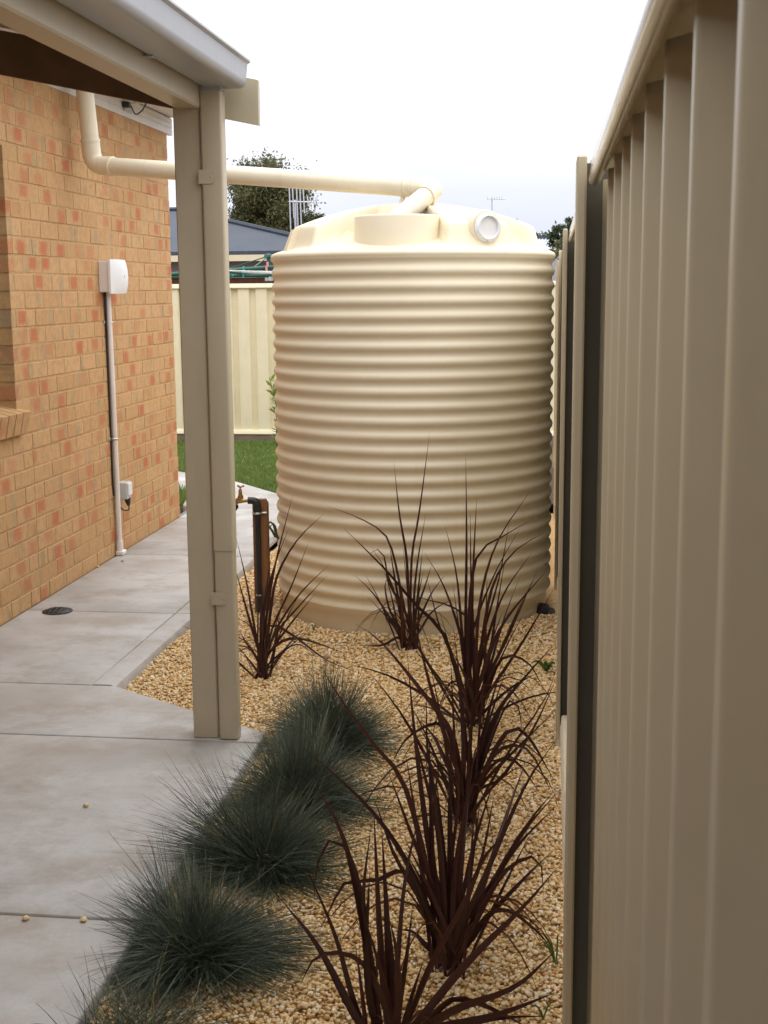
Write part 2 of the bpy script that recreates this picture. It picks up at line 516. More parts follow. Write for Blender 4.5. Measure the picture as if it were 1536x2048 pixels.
    def mesh(s, name, smooth=None):
        me = bpy.data.meshes.new(name)
        me.from_pydata(s.v, [], s.f)
        fix_normals(me)
        if smooth is not None:
            me.polygons.foreach_set('use_smooth', [True] * len(me.polygons))
            me.set_sharp_from_angle(angle=R_(smooth))
        me.update()
        return me
    def build(s, name, mat, parent=None, smooth=None):
        return link(name, s.mesh(name, smooth), mat, parent)

import bmesh
def fix_normals(me):
    bm = bmesh.new(); bm.from_mesh(me)
    bmesh.ops.recalc_face_normals(bm, faces=bm.faces)
    bm.to_mesh(me); bm.free()

def link(name, me, mat, parent=None):
    o = bpy.data.objects.new(name, me)
    if mat and not me.materials:
        me.materials.append(MATS[mat])
    col.objects.link(o)
    if parent is not None:
        o.parent = parent
        o.matrix_parent_inverse = Matrix.Translation(-parent_loc(parent))
    return o

def parent_loc(p):
    # things are Empties at their base; parts keep world coordinates, so their own frame is the world's
    return p.location.copy() if p.type == 'EMPTY' else Vector((0, 0, 0))

def thing(name, label, cat, loc, group=None):
    o = bpy.data.objects.new(name, None)
    o.empty_display_size = 0.1
    o.location = loc
    col.objects.link(o)
    return tag(o, label, cat, group)

def tag(o, label=None, cat=None, group=None, kind=None):
    if label: o['label'] = label
    if cat: o['category'] = cat
    if group: o['group'] = group
    if kind: o['kind'] = kind
    return o

def np_mesh(name, verts, faces, smooth=False, attrs=None):
    """fast mesh from arrays; faces (n, k); attrs {name: per-vertex float}"""
    me = bpy.data.meshes.new(name)
    nv = len(verts); nf, k = faces.shape
    me.vertices.add(nv); me.vertices.foreach_set('co', np.ascontiguousarray(verts, dtype=np.float32).ravel())
    me.loops.add(nf * k); me.loops.foreach_set('vertex_index', np.ascontiguousarray(faces, dtype=np.int32).ravel())
    me.polygons.add(nf)
    me.polygons.foreach_set('loop_start', np.arange(0, nf * k, k, dtype=np.int32))
    me.update(calc_edges=True)
    if smooth:
        me.polygons.foreach_set('use_smooth', np.ones(nf, dtype=bool))
    for an, a in (attrs or {}).items():
        if a.ndim == 2:
            at = me.attributes.new(an, 'FLOAT_VECTOR', 'POINT'); at.data.foreach_set('vector', a.astype(np.float32).ravel())
        else:
            at = me.attributes.new(an, 'FLOAT', 'POINT'); at.data.foreach_set('value', a.astype(np.float32))
    me.update()
    return me

def rounded_path(pts, rad, seg=8):
    """polyline with rounded corners"""
    P = [Vector(p) for p in pts]; outp = [P[0]]
    for i in range(1, len(P) - 1):
        a, b, c = P[i - 1], P[i], P[i + 1]
        d1 = (a - b).normalized(); d2 = (c - b).normalized()
        ang = d1.angle(d2); t = min(rad / math.tan(ang / 2), (a - b).length * 0.49, (c - b).length * 0.49)
        s = b + d1 * t; e = b + d2 * t
        for k in range(seg + 1):
            q = k / seg
            outp.append((s * (1 - q) + b * q) * (1 - q) + (b * (1 - q) + e * q) * q)
    outp.append(P[-1])
    return outp

# ------------------------------------------------------------------ GROUND
g = MB()
g.add([(-400, -400, -0.14), (400, -400, -0.14), (400, 600, -0.14), (-400, 600, -0.14)], [(0, 1, 2, 3)])
tag(g.build('ground', 'soil'), kind='structure')

WALL_X = -2.54
SLAB_E = -0.98
# concrete path: sub-base plus separately poured slabs with open control joints
base = MB()
base.prism([(-2.60, -10.0), (SLAB_E - 0.02, -10.0), (SLAB_E - 0.02, 4.27), (-1.70, 4.76), (-1.70, 9.2), (-2.15, 9.72), (-3.2, 10.80), (-6, 11.5), (-6, 9.92), (-2.80, 9.92), (-2.68, 9.15), (-2.60, 9.1)], -0.13, -0.022)
path = tag(base.build('concrete_path', 'kerb_dark'), kind='structure')

def slab(poly, edge_sides=()):
    """a slab with a rounded arris: stacked insets of its outline"""
    n = len(poly)
    ctr = Vector((sum(p[0] for p in poly) / n, sum(p[1] for p in poly) / n))
    def inset(d):
        res = []
        for i in range(n):
            a = Vector(poly[i - 1]); b = Vector(poly[i]); c = Vector(poly[(i + 1) % n])
            e1 = (b - a).normalized(); e2 = (c - b).normalized()
            n1 = Vector((-e1.y, e1.x)); n2 = Vector((-e2.y, e2.x))
            k = (n1 + n2); k = k / max(0.3, k.length_squared) * 2 * 0.5 * 2
            res.append(b + k * d * 0.5 * 1.0)
        return res
    m = MB(); v = []; fs = []
    levels = [(-0.115, 0.0), (-0.010, 0.0), (-0.003, 0.004), (0.0, 0.012)]
    for z, d in levels:
        for p in inset(d):
            v.append((p[0], p[1], z))
    for i in range(len(levels) - 1):
        for k in range(n):
            a = i * n + k; b = i * n + (k + 1) % n
            fs.append((a, b, b + n, a + n))
    fs.append(tuple(range((len(levels) - 1) * n, len(levels) * n)))
    m.add(v, fs)
    return m.build('slab', 'concrete', path, smooth=40)

J = 0.004
for k in range(6):
    ya, yb = 1.45 - 1.9 * (k + 1), 1.45 - 1.9 * k
    slab([(WALL_X + .003, ya + J), (SLAB_E, ya + J), (SLAB_E, yb - J), (WALL_X + .003, yb - J)])
slab([(WALL_X + .003, 1.45 + J), (SLAB_E, 1.45 + J), (SLAB_E, 2.90 - J), (WALL_X + .003, 2.90 - J)])
slab([(WALL_X + .003, 2.90 + J), (SLAB_E, 2.90 + J), (SLAB_E, 4.195 - J), (WALL_X + .003, 4.195 - J)])
slab([(WALL_X + .003, 4.195 + J), (SLAB_E, 4.195 + J), (SLAB_E, 4.30), (-1.69, 4.785 - J), (WALL_X + .003, 4.785 - J)])
slab([(WALL_X + .003, 4.785 + J), (-1.79, 4.785 + J), (-1.79, 5.95 - J), (WALL_X + .003, 5.95 - J)])
slab([(WALL_X + .003, 5.95 + J), (-1.79, 5.95 + J), (-1.80, 7.33 - J), (WALL_X + .003, 7.33 - J)])
slab([(WALL_X + .003, 7.33 + J), (-1.70, 7.33 + J), (-1.70, 9.0 - J), (WALL_X + .003, 9.0 - J)])
slab([(-2.56, 9.0 + J), (-1.70, 9.0 + J), (-1.74, 9.30), (-2.11, 9.77), (-2.57, 10.36), (-3.2, 10.9), (-4.3, 11.35), (-6, 11.6), (-6, 9.9), (-2.80, 9.86), (-2.66, 9.14)])
# trowelled kerb strip along the gravel
for (a, b) in (((-1.685, 4.785 + J), (-1.68, 5.95 - J)), ((-1.68, 5.95 + J), (-1.70, 7.33 - J))):
    m = MB()
    prof = [(-0.1055, -0.11), (-0.1055, -0.006), (-0.100, 0.001), (-0.030, 0.001), (-0.010, -0.006), (0.0, -0.022), (0.0, -0.11)]
    n = len(prof)
    m.add([(a[0] + x, a[1], z) for x, z in prof] + [(b[0] + x, b[1], z) for x, z in prof],
          [(i, (i + 1) % n, n + (i + 1) % n, n + i) for i in range(n)] + [tuple(range(n)), tuple(range(n, 2 * n))])
    m.build('kerb_strip', 'concrete_edge', path, smooth=35)

# gravel bed sheet with gentle unevenness
TANK_C = (-0.67, 6.39); TANK_R = 0.69
def gravel_h(x, y):
    d = np.hypot(x - TANK_C[0], y - TANK_C[1])
    h = -0.043 + 0.030 * np.exp(-((d - 0.70) / 0.16) ** 2)
    h = h + 0.008 * np.sin(3.1 * x + 1.3 * y) * np.sin(2.3 * y - x) + 0.004 * np.sin(11 * x + 4) * np.sin(9 * y)
    return h

def in_bed(x, y):
    xl = np.where(y < 4.30, SLAB_E, np.where(y < 4.785, SLAB_E + (y - 4.30) / (4.785 - 4.30) * (-1.685 - SLAB_E), -1.69))
    return (x > xl + 0.002) & (x < 0.125)

gx = np.linspace(-1.74, 0.13, 90); gy = np.linspace(-10.0, 9.3, 660)
GX, GY = np.meshgrid(gx, gy)
GZ = gravel_h(GX, GY) - 0.008
inside = in_bed(GX, GY)
GZ = np.where(inside, GZ, -0.10)
idx = np.arange(GX.size).reshape(GX.shape)
fc = np.stack([idx[:-1, :-1], idx[:-1, 1:], idx[1:, 1:], idx[1:, :-1]], -1).reshape(-1, 4)
me = np_mesh('gravel_bed', np.stack([GX, GY, GZ], -1).reshape(-1, 3), fc, True)
tag(link('gravel_bed', me, 'gravel_bed'), kind='structure')

def ico():
    p = (1 + 5 ** 0.5) / 2
    v = np.array([(-1, p, 0), (1, p, 0), (-1, -p, 0), (1, -p, 0), (0, -1, p), (0, 1, p), (0, -1, -p), (0, 1, -p), (p, 0, -1), (p, 0, 1), (-p, 0, -1), (-p, 0, 1)], float)
    v /= np.linalg.norm(v[0])
    f_ = np.array([(0, 11, 5), (0, 5, 1), (0, 1, 7), (0, 7, 10), (0, 10, 11), (1, 5, 9), (5, 11, 4), (11, 10, 2), (10, 7, 6), (7, 1, 8), (3, 9, 4), (3, 4, 2), (3, 2, 6), (3, 6, 8), (3, 8, 9), (4, 9, 5), (2, 4, 11), (6, 2, 10), (8, 6, 7), (9, 8, 1)])
    return v, f_

def pebbles():
    pts = []
    for (x0, x1, y0, y1, sp) in ((-1.70, 0.12, 1.75, 3.3, 0.0090), (-1.70, 0.12, 3.3, 5.0, 0.0096), (-1.70, 0.12, 5.0, 6.1, 0.0108), (-1.70, -1.0, 6.1, 7.9, 0.0135), (-1.70, 0.12, 0.2, 1.75, 0.016)):
        X, Y = np.meshgrid(np.arange(x0, x1, sp), np.arange(y0, y1, sp))
        X = X + rng.uniform(-.5, .5, X.shape) * sp; Y = Y + rng.uniform(-.5, .5, X.shape) * sp
        S = np.full(X.shape, sp)
        pts.append(np.stack([X.ravel(), Y.ravel(), S.ravel()], -1))
    P = np.concatenate(pts)
    k = in_bed(P[:, 0], P[:, 1]) & (np.hypot(P[:, 0] - TANK_C[0], P[:, 1] - TANK_C[1]) > TANK_R - 0.01)
    P = P[k]
    n = len(P)
    iv, if_ = ico()
    size = P[:, 2] * 0.60 * rng.lognormal(0, 0.25, n)
    sc = np.stack([size * rng.uniform(.8, 1.35, n), size * rng.uniform(.8, 1.35, n), size * rng.uniform(.55, .95, n)], -1)
    V = iv[None] * (1 + rng.uniform(-.32, .30, (n, 12, 1))) * sc[:, None]
    a = rng.uniform(0, 2 * np.pi, n); tl = rng.normal(0, .45, n)
    ca, sa, ct, st = np.cos(a), np.sin(a), np.cos(tl), np.sin(tl)
    y = V[..., 1] * ct[:, None] - V[..., 2] * st[:, None]; z = V[..., 1] * st[:, None] + V[..., 2] * ct[:, None]
    x = V[..., 0]
    V = np.stack([x * ca[:, None] - y * sa[:, None], x * sa[:, None] + y * ca[:, None], z], -1)
    V[..., 0] += P[:, 0:1]; V[..., 1] += P[:, 1:2]
    V[..., 2] += (gravel_h(P[:, 0], P[:, 1]) + rng.uniform(-0.004, 0.006, n))[:, None]
    F = (if_[None] + (np.arange(n) * 12)[:, None, None]).reshape(-1, 3)
    me = np_mesh('gravel', V.reshape(-1, 3), F, True, {'prnd': np.repeat(rng.uniform(0, 1, n) ** 0.9, 12)})
    o = link('gravel', me, 'pebble')
    tag(o, 'yellow and cream pebbles spread between the path and the tall fence', 'gravel', kind='stuff')
pebbles()

# stray pebbles kicked onto the path
iv, if_ = ico()
pv = MB()
pv.add(iv * np.array([.011, .009, .007]) * (1 + rng.uniform(-.15, .15, (12, 1))), [tuple(q) for q in if_])
pme = pv.mesh('stray_pebble', 60)
pme.materials.append(MATS['pebble'])
at = pme.attributes.new('prnd', 'FLOAT', 'POINT'); at.data.foreach_set('value', [0.7] * 12)
stray = [((172, 1610), 'lone pebble in the middle of the concrete slab'), ((52, 1836), 'pebble lying on the control joint near the fescue end of the slab'),
         ((168, 1838), 'pebble on the control joint beside a fescue clump'), ((196, 1133), 'pebble against the brick wall by the conduit foot'), ((245, 1121), 'pebble touching the conduit foot')]
for (p, lb) in stray:
    q = on_z(*p, 0.006)
    o = link('stray_pebble', pme, None)
    o.location = q; o.rotation_euler = (0, 0, random.random() * 6)
    tag(o, lb, 'pebble')

# lawn
lawn_poly = [(-1.0, 9.5), (-1.74, 9.36), (-2.11, 9.80), (-2.57, 10.39), (-3.2, 10.93), (-4.3, 11.38), (-6, 11.63), (-9, 11.7), (-9, 13.6), (1.0, 13.6), (1.0, 9.5)]
g = MB(); g.add([(x, y, -0.02) for x, y in lawn_poly], [tuple(range(len(lawn_poly)))])
tag(g.build('lawn_soil', 'soil'), kind='structure')

def blades(name, xy, z, h, wd, lean, mat, label, seg=2, kind='stuff', cat='grass'):
    n = len(xy)
    a = rng.uniform(0, 2 * np.pi, n); b = rng.uniform(0, 2 * np.pi, n)
    ln = np.abs(rng.normal(0, lean, n)); hh = h * rng.uniform(.55, 1.15, n)
    side = np.stack([np.cos(b), np.sin(b), np.zeros(n)], -1) * wd
    tip = np.stack([np.cos(a) * ln * hh, np.sin(a) * ln * hh, hh], -1)
    base_ = np.concatenate([xy, np.full((n, 1), z)], 1)
    mid = base_ + tip * np.array([.35, .35, .6])
    V = np.stack([base_ - side, base_ + side, mid - side * .8, mid + side * .8, base_ + tip], 1)
    F = (np.array([(0, 1, 3), (0, 3, 2), (2, 3, 4)])[None] + (np.arange(n) * 5)[:, None, None]).reshape(-1, 3)
    me = np_mesh(name, V.reshape(-1, 3), F, False, {'lrnd': np.repeat(rng.uniform(0, 1, n), 5)})
    o = link(name, me, mat)
    return tag(o, label, cat, kind=kind)

def point_in_poly(P, poly):
    x, y = P[:, 0], P[:, 1]; c = np.zeros(len(P), bool); n = len(poly)
    for i in range(n):
        x1, y1 = poly[i]; x2, y2 = poly[(i + 1) % n]
        t = ((y1 > y) != (y2 > y)) & (x < (x2 - x1) * (y - y1) / (y2 - y1 + 1e-12) + x1)
        c ^= t
    return c
P = np.stack([rng.uniform(-5.2, -0.8, 70000), rng.uniform(9.4, 13.25, 70000)], -1)
P = P[point_in_poly(P, lawn_poly)]
blades('lawn_grass', P, -0.02, 0.045, 0.0035, 0.5, 'lawn_blade', 'short green mown lawn in front of the cream fence')
strip = np.stack([rng.uniform(-6, -2.66, 6000), rng.uniform(9.15, 9.86, 6000)], -1)
strip = strip[strip[:, 0] < -2.66 - 0.2 * (strip[:, 1] - 9.15)]
blades('grass_verge', strip, -0.03, 0.10, 0.004, 0.4, 'lawn_blade', 'longer green grass growing behind the brick corner of the house')

# ------------------------------------------------------------------ BRICK HOUSE
house = thing('brick_house', 'tan brick house with red flecked bricks beside the concrete path', 'house', (WALL_X, 5.0, 0))
CORNER_Y = 8.65
CW = 0.086
WIN = (4.35, 5.965, 0.975, 2.21)     # y0 y1 z0 z1
TOPZ = 2.58
core = MB()
cx = WALL_X - 0.0022
core.box(-9, cx, WIN[1] + 0.004, CORNER_Y - 0.004, -0.13, TOPZ)
core.box(-9, cx, -10, WIN[0] - 0.004, -0.13, TOPZ)
core.box(-9, cx, WIN[0] - 0.004, WIN[1] + 0.004, -0.13, WIN[2] - 0.09)
core.box(-9, cx, WIN[0] - 0.004, WIN[1] + 0.004, WIN[3] + 0.004, TOPZ)
core.box(-9, WALL_X - 0.16, WIN[0] - 0.004, WIN[1] + 0.004, WIN[2] - 0.09, WIN[3] + 0.004)
wall = core.build('wall', 'mortar', house)

def brick_geo(y0, y1, z0, z1, depth=0.105, jit=0.0):
    """brick block in wall axes, front face +X with chamfered arrises, front at x = jit"""
    c = 0.0018
    X0, X1, X2 = -depth, jit - c, jit
    v = []
    for x, i in ((X0, 0), (X1, 0), (X2, c)):
        v += [(x, y0 + i, z0 + i), (x, y1 - i, z0 + i), (x, y1 - i, z1 - i), (x, y0 + i, z1 - i)]
    f_ = []
    for a in (0, 4):
        for k in range(4):
            f_.append((a + k, a + (k + 1) % 4, a + 4 + (k + 1) % 4, a + 4 + k))
    f_.append((8, 9, 10, 11))
    return np.array(v), f_

specs = []
for k in range(30):
    z0 = k * CW + 0.0
    off = 0.0 if k % 2 == 0 else 0.12
    y = CORNER_Y
    first = True
    while y > 0.6:
        ln = 0.23 if not (first and off) else 0.11
        first = False
        y1 = y; y0 = y - ln
        y = y0 - 0.01
        segs = [(y0, y1)]
        zmid = z0 + 0.038
        if WIN[2] - 0.10 < zmid < WIN[3]:
            ns = []
            for a, b in segs:
                if a < WIN[1] < b:
                    a = WIN[1]
                if a < WIN[0] < b:
                    b = WIN[0]
                if b - a > 0.03 and not (a >= WIN[0] - 1e-4 and b <= WIN[1] + 1e-4):
                    ns.append((a, b))
            segs = ns
        elif zmid <= WIN[2] - 0.10:      # articulation joint below the window end
            ns = []
            for a, b in segs:
                if a < 6.13 < b:
                    ns += [(a, 6.125), (6.135, b)]
                else:
                    ns.append((a, b))
            segs = [q for q in ns if q[1] - q[0] > 0.02]
        for a, b in segs:
            specs.append((a, b, z0, z0 + 0.076))
def visible(s):
    x, y_ = project((WALL_X, (s[0] + s[1]) / 2, (s[2] + s[3]) / 2))
    return -25 < x < 372 and 90 < y_ < 1280
vis = sorted([s for s in specs if visible(s)], key=lambda s: s[0])[:300]
vset = set(vis)
rest = [s for s in specs if s not in vset]
proto = {}
for s in vis:
    ln = round(s[1] - s[0], 3)
    key = (ln, random.randrange(4) if ln > 0.2 else 0)
    if key not in proto:
        h = 0.076
        jz = random.uniform(-.0008, .0008)
        v, f_ = brick_geo(-ln / 2, ln / 2, -h / 2 + jz, h / 2 + jz, jit=random.uniform(-.0012, .0012))
        m = MB().add(v, f_); me = m.mesh('brick')
        co = np.array([q.co[:] for q in me.vertices])
        a_ = me.attributes.new('bco', 'FLOAT_VECTOR', 'POINT'); a_.data.foreach_set('vector', co.astype(np.float32).ravel())
        b_ = me.attributes.new('brnd', 'FLOAT', 'POINT'); b_.data.foreach_set('value', [random.random()] * len(co))
        me.materials.append(MATS['brick'])
        proto[key] = me
    o = link('brick', proto[key], None, wall)
    o.location = (WALL_X + random.uniform(-.0008, .0012), (s[0] + s[1]) / 2, (s[2] + s[3]) / 2)
bv = []; bf = []; bco = []; br = []
for s in rest:
    ln = s[1] - s[0]
    v, f_ = brick_geo(-ln / 2, ln / 2, -.038, .038, jit=random.uniform(-.002, .002))
    o_ = len(bv)
    bv += [tuple(p + np.array([WALL_X, (s[0] + s[1]) / 2, (s[2] + s[3]) / 2])) for p in v]
    bf += [tuple(i + o_ for i in q) for q in f_]
    bco += list(v); br += [random.random()] * len(v)
me = bpy.data.meshes.new('brickwork'); me.from_pydata(bv, [], bf)
a_ = me.attributes.new('bco', 'FLOAT_VECTOR', 'POINT'); a_.data.foreach_set('vector', np.array(bco, np.float32).ravel())
b_ = me.attributes.new('brnd', 'FLOAT', 'POINT'); b_.data.foreach_set('value', br)
me.update()
tag(link('brickwork', me, 'brick', wall), kind='stuff')

# brick sill, each header tilted
sill = MB().box(WALL_X - 0.10, WALL_X - 0.02, WIN[0], WIN[1] + 0.05, WIN[2] - 0.12, WIN[2] - 0.05).build('sill', 'mortar', house)
v, f_ = brick_geo(-.038, .038, -.055, .055, depth=0.19)
m = MB().add(v, f_); sme = m.mesh('sill_brick')
co = np.array([q.co[:] for q in sme.vertices])
a_ = sme.attributes.new('bco', 'FLOAT_VECTOR', 'POINT'); a_.data.foreach_set('vector', co.astype(np.float32).ravel())
b_ = sme.attributes.new('brnd', 'FLOAT', 'POINT'); b_.data.foreach_set('value', [.3] * len(co))
sme.materials.append(MATS['brick'])
y = WIN[1] + 0.045
while y > WIN[0]:
    o = link('sill_brick', sme, None, sill)
    o.location = (WALL_X + 0.040, y - 0.038, WIN[2] - 0.055); o.rotation_euler = (0, R_(12), 0)
    y -= 0.086

# window (recessed)
fx0, fx1 = WALL_X - 0.135, WALL_X - 0.085
win = MB()
for b in ((WIN[0], WIN[1], WIN[2], WIN[2] + .05), (WIN[0], WIN[1], WIN[3] - .05, WIN[3]), (WIN[0], WIN[0] + .05, WIN[2] + .05, WIN[3] - .05), (WIN[1] - .05, WIN[1], WIN[2] + .05, WIN[3] - .05), ((WIN[0] + WIN[1]) / 2 - .025, (WIN[0] + WIN[1]) / 2 + .025, WIN[2] + .05, WIN[3] - .05)):
    win.box(fx0, fx1, *b)
wo = win.build('window', 'alu_frame', house)
for a, b in ((WIN[0] + .05, (WIN[0] + WIN[1]) / 2 - .025), ((WIN[0] + WIN[1]) / 2 + .025, WIN[1] - .05)):
    MB().box(fx0 + .02, fx0 + .028, a, b, WIN[2] + .05, WIN[3] - .05).build('pane', 'window_glass', wo)

# frieze board, soffit, gutter, roof of the house
fr = MB()
prof = [(0.0, 0), (0.030, 0.0), (0.030, 0.038), (0.026, 0.041), (0.026, 0.044), (0.030, 0.047), (0.030, 0.072), (0.026, 0.075), (0.026, 0.078), (0.030, 0.081), (0.030, 0.105), (0.024, 0.112), (0.0, 0.112)]
fr.extrude_y([(WALL_X - 0.02 + x, TOPZ - 0.012 + z) for x, z in prof], -10, CORNER_Y + 0.10)
fr.build('frieze_board', 'white_board', house)
MB().box(-9, WALL_X + 0.20, -10, CORNER_Y + 0.12, TOPZ + 0.106, TOPZ + 0.118).build('soffit', 'white_board', house)
def gutter_prof(x, z, w_, h):
    pr = [(x, z + h), (x, z + 0.012), (x + 0.012, z), (x + w_ * 0.55, z)]
    q = 0.024
    for k in range(7):
        a = -math.pi / 2 + (math.pi / 2) * k / 6
        pr.append((x + w_ - 0.006 - q + q * math.cos(a), z + q + q * math.sin(a)))
    pr += [(x + w_, z + h - 0.012), (x + w_ + 0.010, z + h - 0.006), (x + w_ + 0.010, z + h), (x + w_ - 0.004, z + h),
           (x + w_ - 0.009, z + 0.03)]
    pr += [(x + w_ * .7, z + 0.006), (x + 0.006, z + 0.006), (x + 0.004, z + h)]
    return pr
gm = MB(); gm.extrude_y(gutter_prof(WALL_X + 0.20, TOPZ + 0.075, 0.115, 0.10), -10, CORNER_Y + 0.16)
gm.build('gutter', 'gutter_grey', house, smooth=30)
rf = MB()
rp = [(-9.3, -10.2, TOPZ + .15), (WALL_X + .24, -10.2, TOPZ + .15), (WALL_X + .24, CORNER_Y + .18, TOPZ + .15), (-9.3, CORNER_Y + .18, TOPZ + .15), (-6, -10.2, TOPZ + 1.5), (-6, CORNER_Y - 3.0, TOPZ + 1.5)]
rf.add(rp, [(1, 2, 5, 4), (2, 3, 5), (3, 0, 4, 5), (0, 1, 4), (0, 3, 2, 1)])
rf.build('roof', 'roof_slate', house)

# ------------------------------------------------------------------ VERANDAH
PY = 4.22
ver = thing('verandah', 'beige steel verandah with raked roof end standing on the concrete path', 'verandah', (-1.17, PY, 0))
for yy in (PY, PY - 3.4, PY - 6.8, PY - 10.2):
    MB().bbox(-1.217, -1.129, yy, yy + 0.088, 0.0, 2.20 if yy == PY else 2.113, 0.004).build('post', 'steel_paperbark', ver)
# downpipe strapped to the post
dpx0, dpx1, dpy0, dpy1 = -1.122, -1.056, PY - 0.012, PY + 0.040
def rrect(x0, x1, y0, y1, rad, n=4):
    pts = []
    for cx_, cy_, a0 in ((x1 - rad, y0 + rad, -90), (x1 - rad, y1 - rad, 0), (x0 + rad, y1 - rad, 90), (x0 + rad, y0 + rad, 180)):
        for k in range(n + 1):
            a = R_(a0 + 90 * k / n)
            pts.append((cx_ + rad * math.cos(a), cy_ + rad * math.sin(a)))
    return pts
dz = on_y(440, 1100, PY)[2]
dm = MB()
dm.prism(rrect(dpx0, dpx1, dpy0, dpy1, .007), 0.004, dz)
dm.prism(rrect(dpx0 - .0025, dpx1 + .0025, dpy0 - .0025, dpy1 + .0025, .008), dz - 0.0005, 2.185)
dp = dm.build('downpipe', 'steel_paperbark', ver, smooth=35)
for py_ in (354, 1195):
    z = on_y(430, py_, PY)[2]
    m = MB()
    # flat strap across the front with a rounded tongue and a rivet
    pr = [(dpx0 - 0.012, z - .022), (dpx0 + .026, z - .022)]
    for k in range(9):
        a = -math.pi / 2 + math.pi * k / 8
        pr.append((dpx0 + .028 + .016 * math.cos(a), z + .022 * math.sin(a)))
    pr += [(dpx0 + .026, z + .022), (dpx0 - 0.012, z + .022)]
    pr = [(x, z_) for x, z_ in pr]
    n = len(pr)
    m.add([(x, dpy0 - .0035, z_) for x, z_ in pr] + [(x, dpy0 - .0065, z_) for x, z_ in pr],
          [(i, (i + 1) % n, n + (i + 1) % n, n + i) for i in range(n)] + [tuple(range(n)), tuple(range(n, 2 * n))])
    st = m.build('strap', 'steel_paperbark', dp)
    MB().lathe([(0.0001, 0.0022), (.0022, .0018), (.0034, 0)], (dpx0 + .030, dpy0 - .0066, z), 12, (0, -1, 0)).build('rivet', 'steel_paperbark', dp, smooth=60)

# beam along the path
bm_ = MB(); bm_.bbox(-1.208, -1.124, -10.0, PY + 0.002, 2.114, 2.262, 0.006); bm_.build('beam', 'steel_paperbark', ver)
# eaves gutter
gm = MB(); gm.extrude_y(gutter_prof(-1.122, 2.178, 0.144, 0.086), -10.0, PY + 0.045)
go = gm.build('gutter', 'gutter_grey', ver, smooth=30)
MB().prism(rrect(-1.1265, -1.050, PY - 0.016, PY + .042, .006), 2.166, 2.1785).build('gutter_outlet', 'gutter_grey', go, smooth=40)
ep = [(x, z) for x, z in gutter_prof(-1.122, 2.178, 0.144, 0.086)[:14]]
MB().extrude_y(ep, PY + 0.0455, PY + 0.047).build('stop_end', 'gutter_grey', go)
for yb_ in (1.6, 3.63):
    MB().bbox(-1.126, -1.100, yb_, yb_ + .03, 2.173, 2.1775, .001).build('gutter_bracket', 'gutter_grey', go)
# raked barge board at the end; inner length painted dark for its shade
SL = 0.21
def rake(x): return 2.069 + (-0.958 - x) * SL
b0, b1 = -0.956, -1.140
for nm_, mt_, b0, b1 in (('barge_board', 'barge_paint', -0.956, -1.1405), ('barge_board_shaded', 'barge_shade_brown', -1.1415, WALL_X + 0.002)):
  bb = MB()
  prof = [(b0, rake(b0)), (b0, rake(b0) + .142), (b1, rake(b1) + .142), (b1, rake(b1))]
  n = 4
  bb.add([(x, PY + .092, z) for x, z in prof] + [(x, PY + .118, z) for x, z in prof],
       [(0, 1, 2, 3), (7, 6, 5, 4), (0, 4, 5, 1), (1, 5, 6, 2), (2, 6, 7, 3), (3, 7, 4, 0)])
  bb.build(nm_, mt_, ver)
# roof sheet (ribbed) with lining below
rm = MB()
ys = []; y = -10.0
pr = []
while y < PY + 0.16:
    pr += [(y, 0), (y + .12, 0), (y + .14, .024), (y + .17, .024)]
    y += 0.19
pr = [(min(a, PY + .16), b) for a, b in pr]
xa, xb = -1.085, WALL_X + 0.01
za, zb = 2.266, 2.266 + (xa - xb) * SL
n = len(pr)
rm.add([(xa, a, za + b) for a, b in pr] + [(xb, a, zb + b) for a, b in pr], [(i, i + 1, n + i + 1, n + i) for i in range(n - 1)])
rm.build('roof_sheet', 'roof_light', ver)
lm = MB()
lm.add([(xa - .10, -10, za + .021 - .016), (xa - .10, PY + .09, za + .021 - .016), (xb, PY + .09, zb - .012), (xb, -10, zb - .012),
        (xa - .10, -10, za + .021 - .022), (xa - .10, PY + .09, za + .021 - .022), (xb, PY + .09, zb - .018), (xb, -10, zb - .018)],
       [(0, 1, 2, 3), (7, 6, 5, 4), (0, 4, 5, 1), (1, 5, 6, 2), (2, 6, 7, 3), (3, 7, 4, 0)])
lm.build('ceiling_lining', 'lining', ver)

# unseen return roof, inferred and added to shade the near slab and fence
RY = 0.10
MB().bbox(-1.10, 0.32, RY - .09, RY, 2.30, 2.44, .005).build('unseen_shade_beam', 'steel_paperbark', ver)
rm = MB(); pr = []; x = -1.16
while x < 0.36:
    pr += [(x, 0), (x + .12, 0), (x + .14, .024), (x + .17, .024)]
    x += 0.19
n = len(pr)
rm.add([(a, RY + .05, 2.446 + b) for a, b in pr] + [(a, -10, 2.50 + b) for a, b in pr], [(i, i + 1, n + i + 1, n + i) for i in range(n - 1)])
rm.build('unseen_shade_roof', 'roof_light', ver)
for yy in (RY - 3.4, RY - 6.8, RY - 10.2):
    MB().bbox(-1.10, 0.32, yy - .09, yy, 2.31, 2.44, .005).build('unseen_shade_beam', 'steel_paperbark', ver)

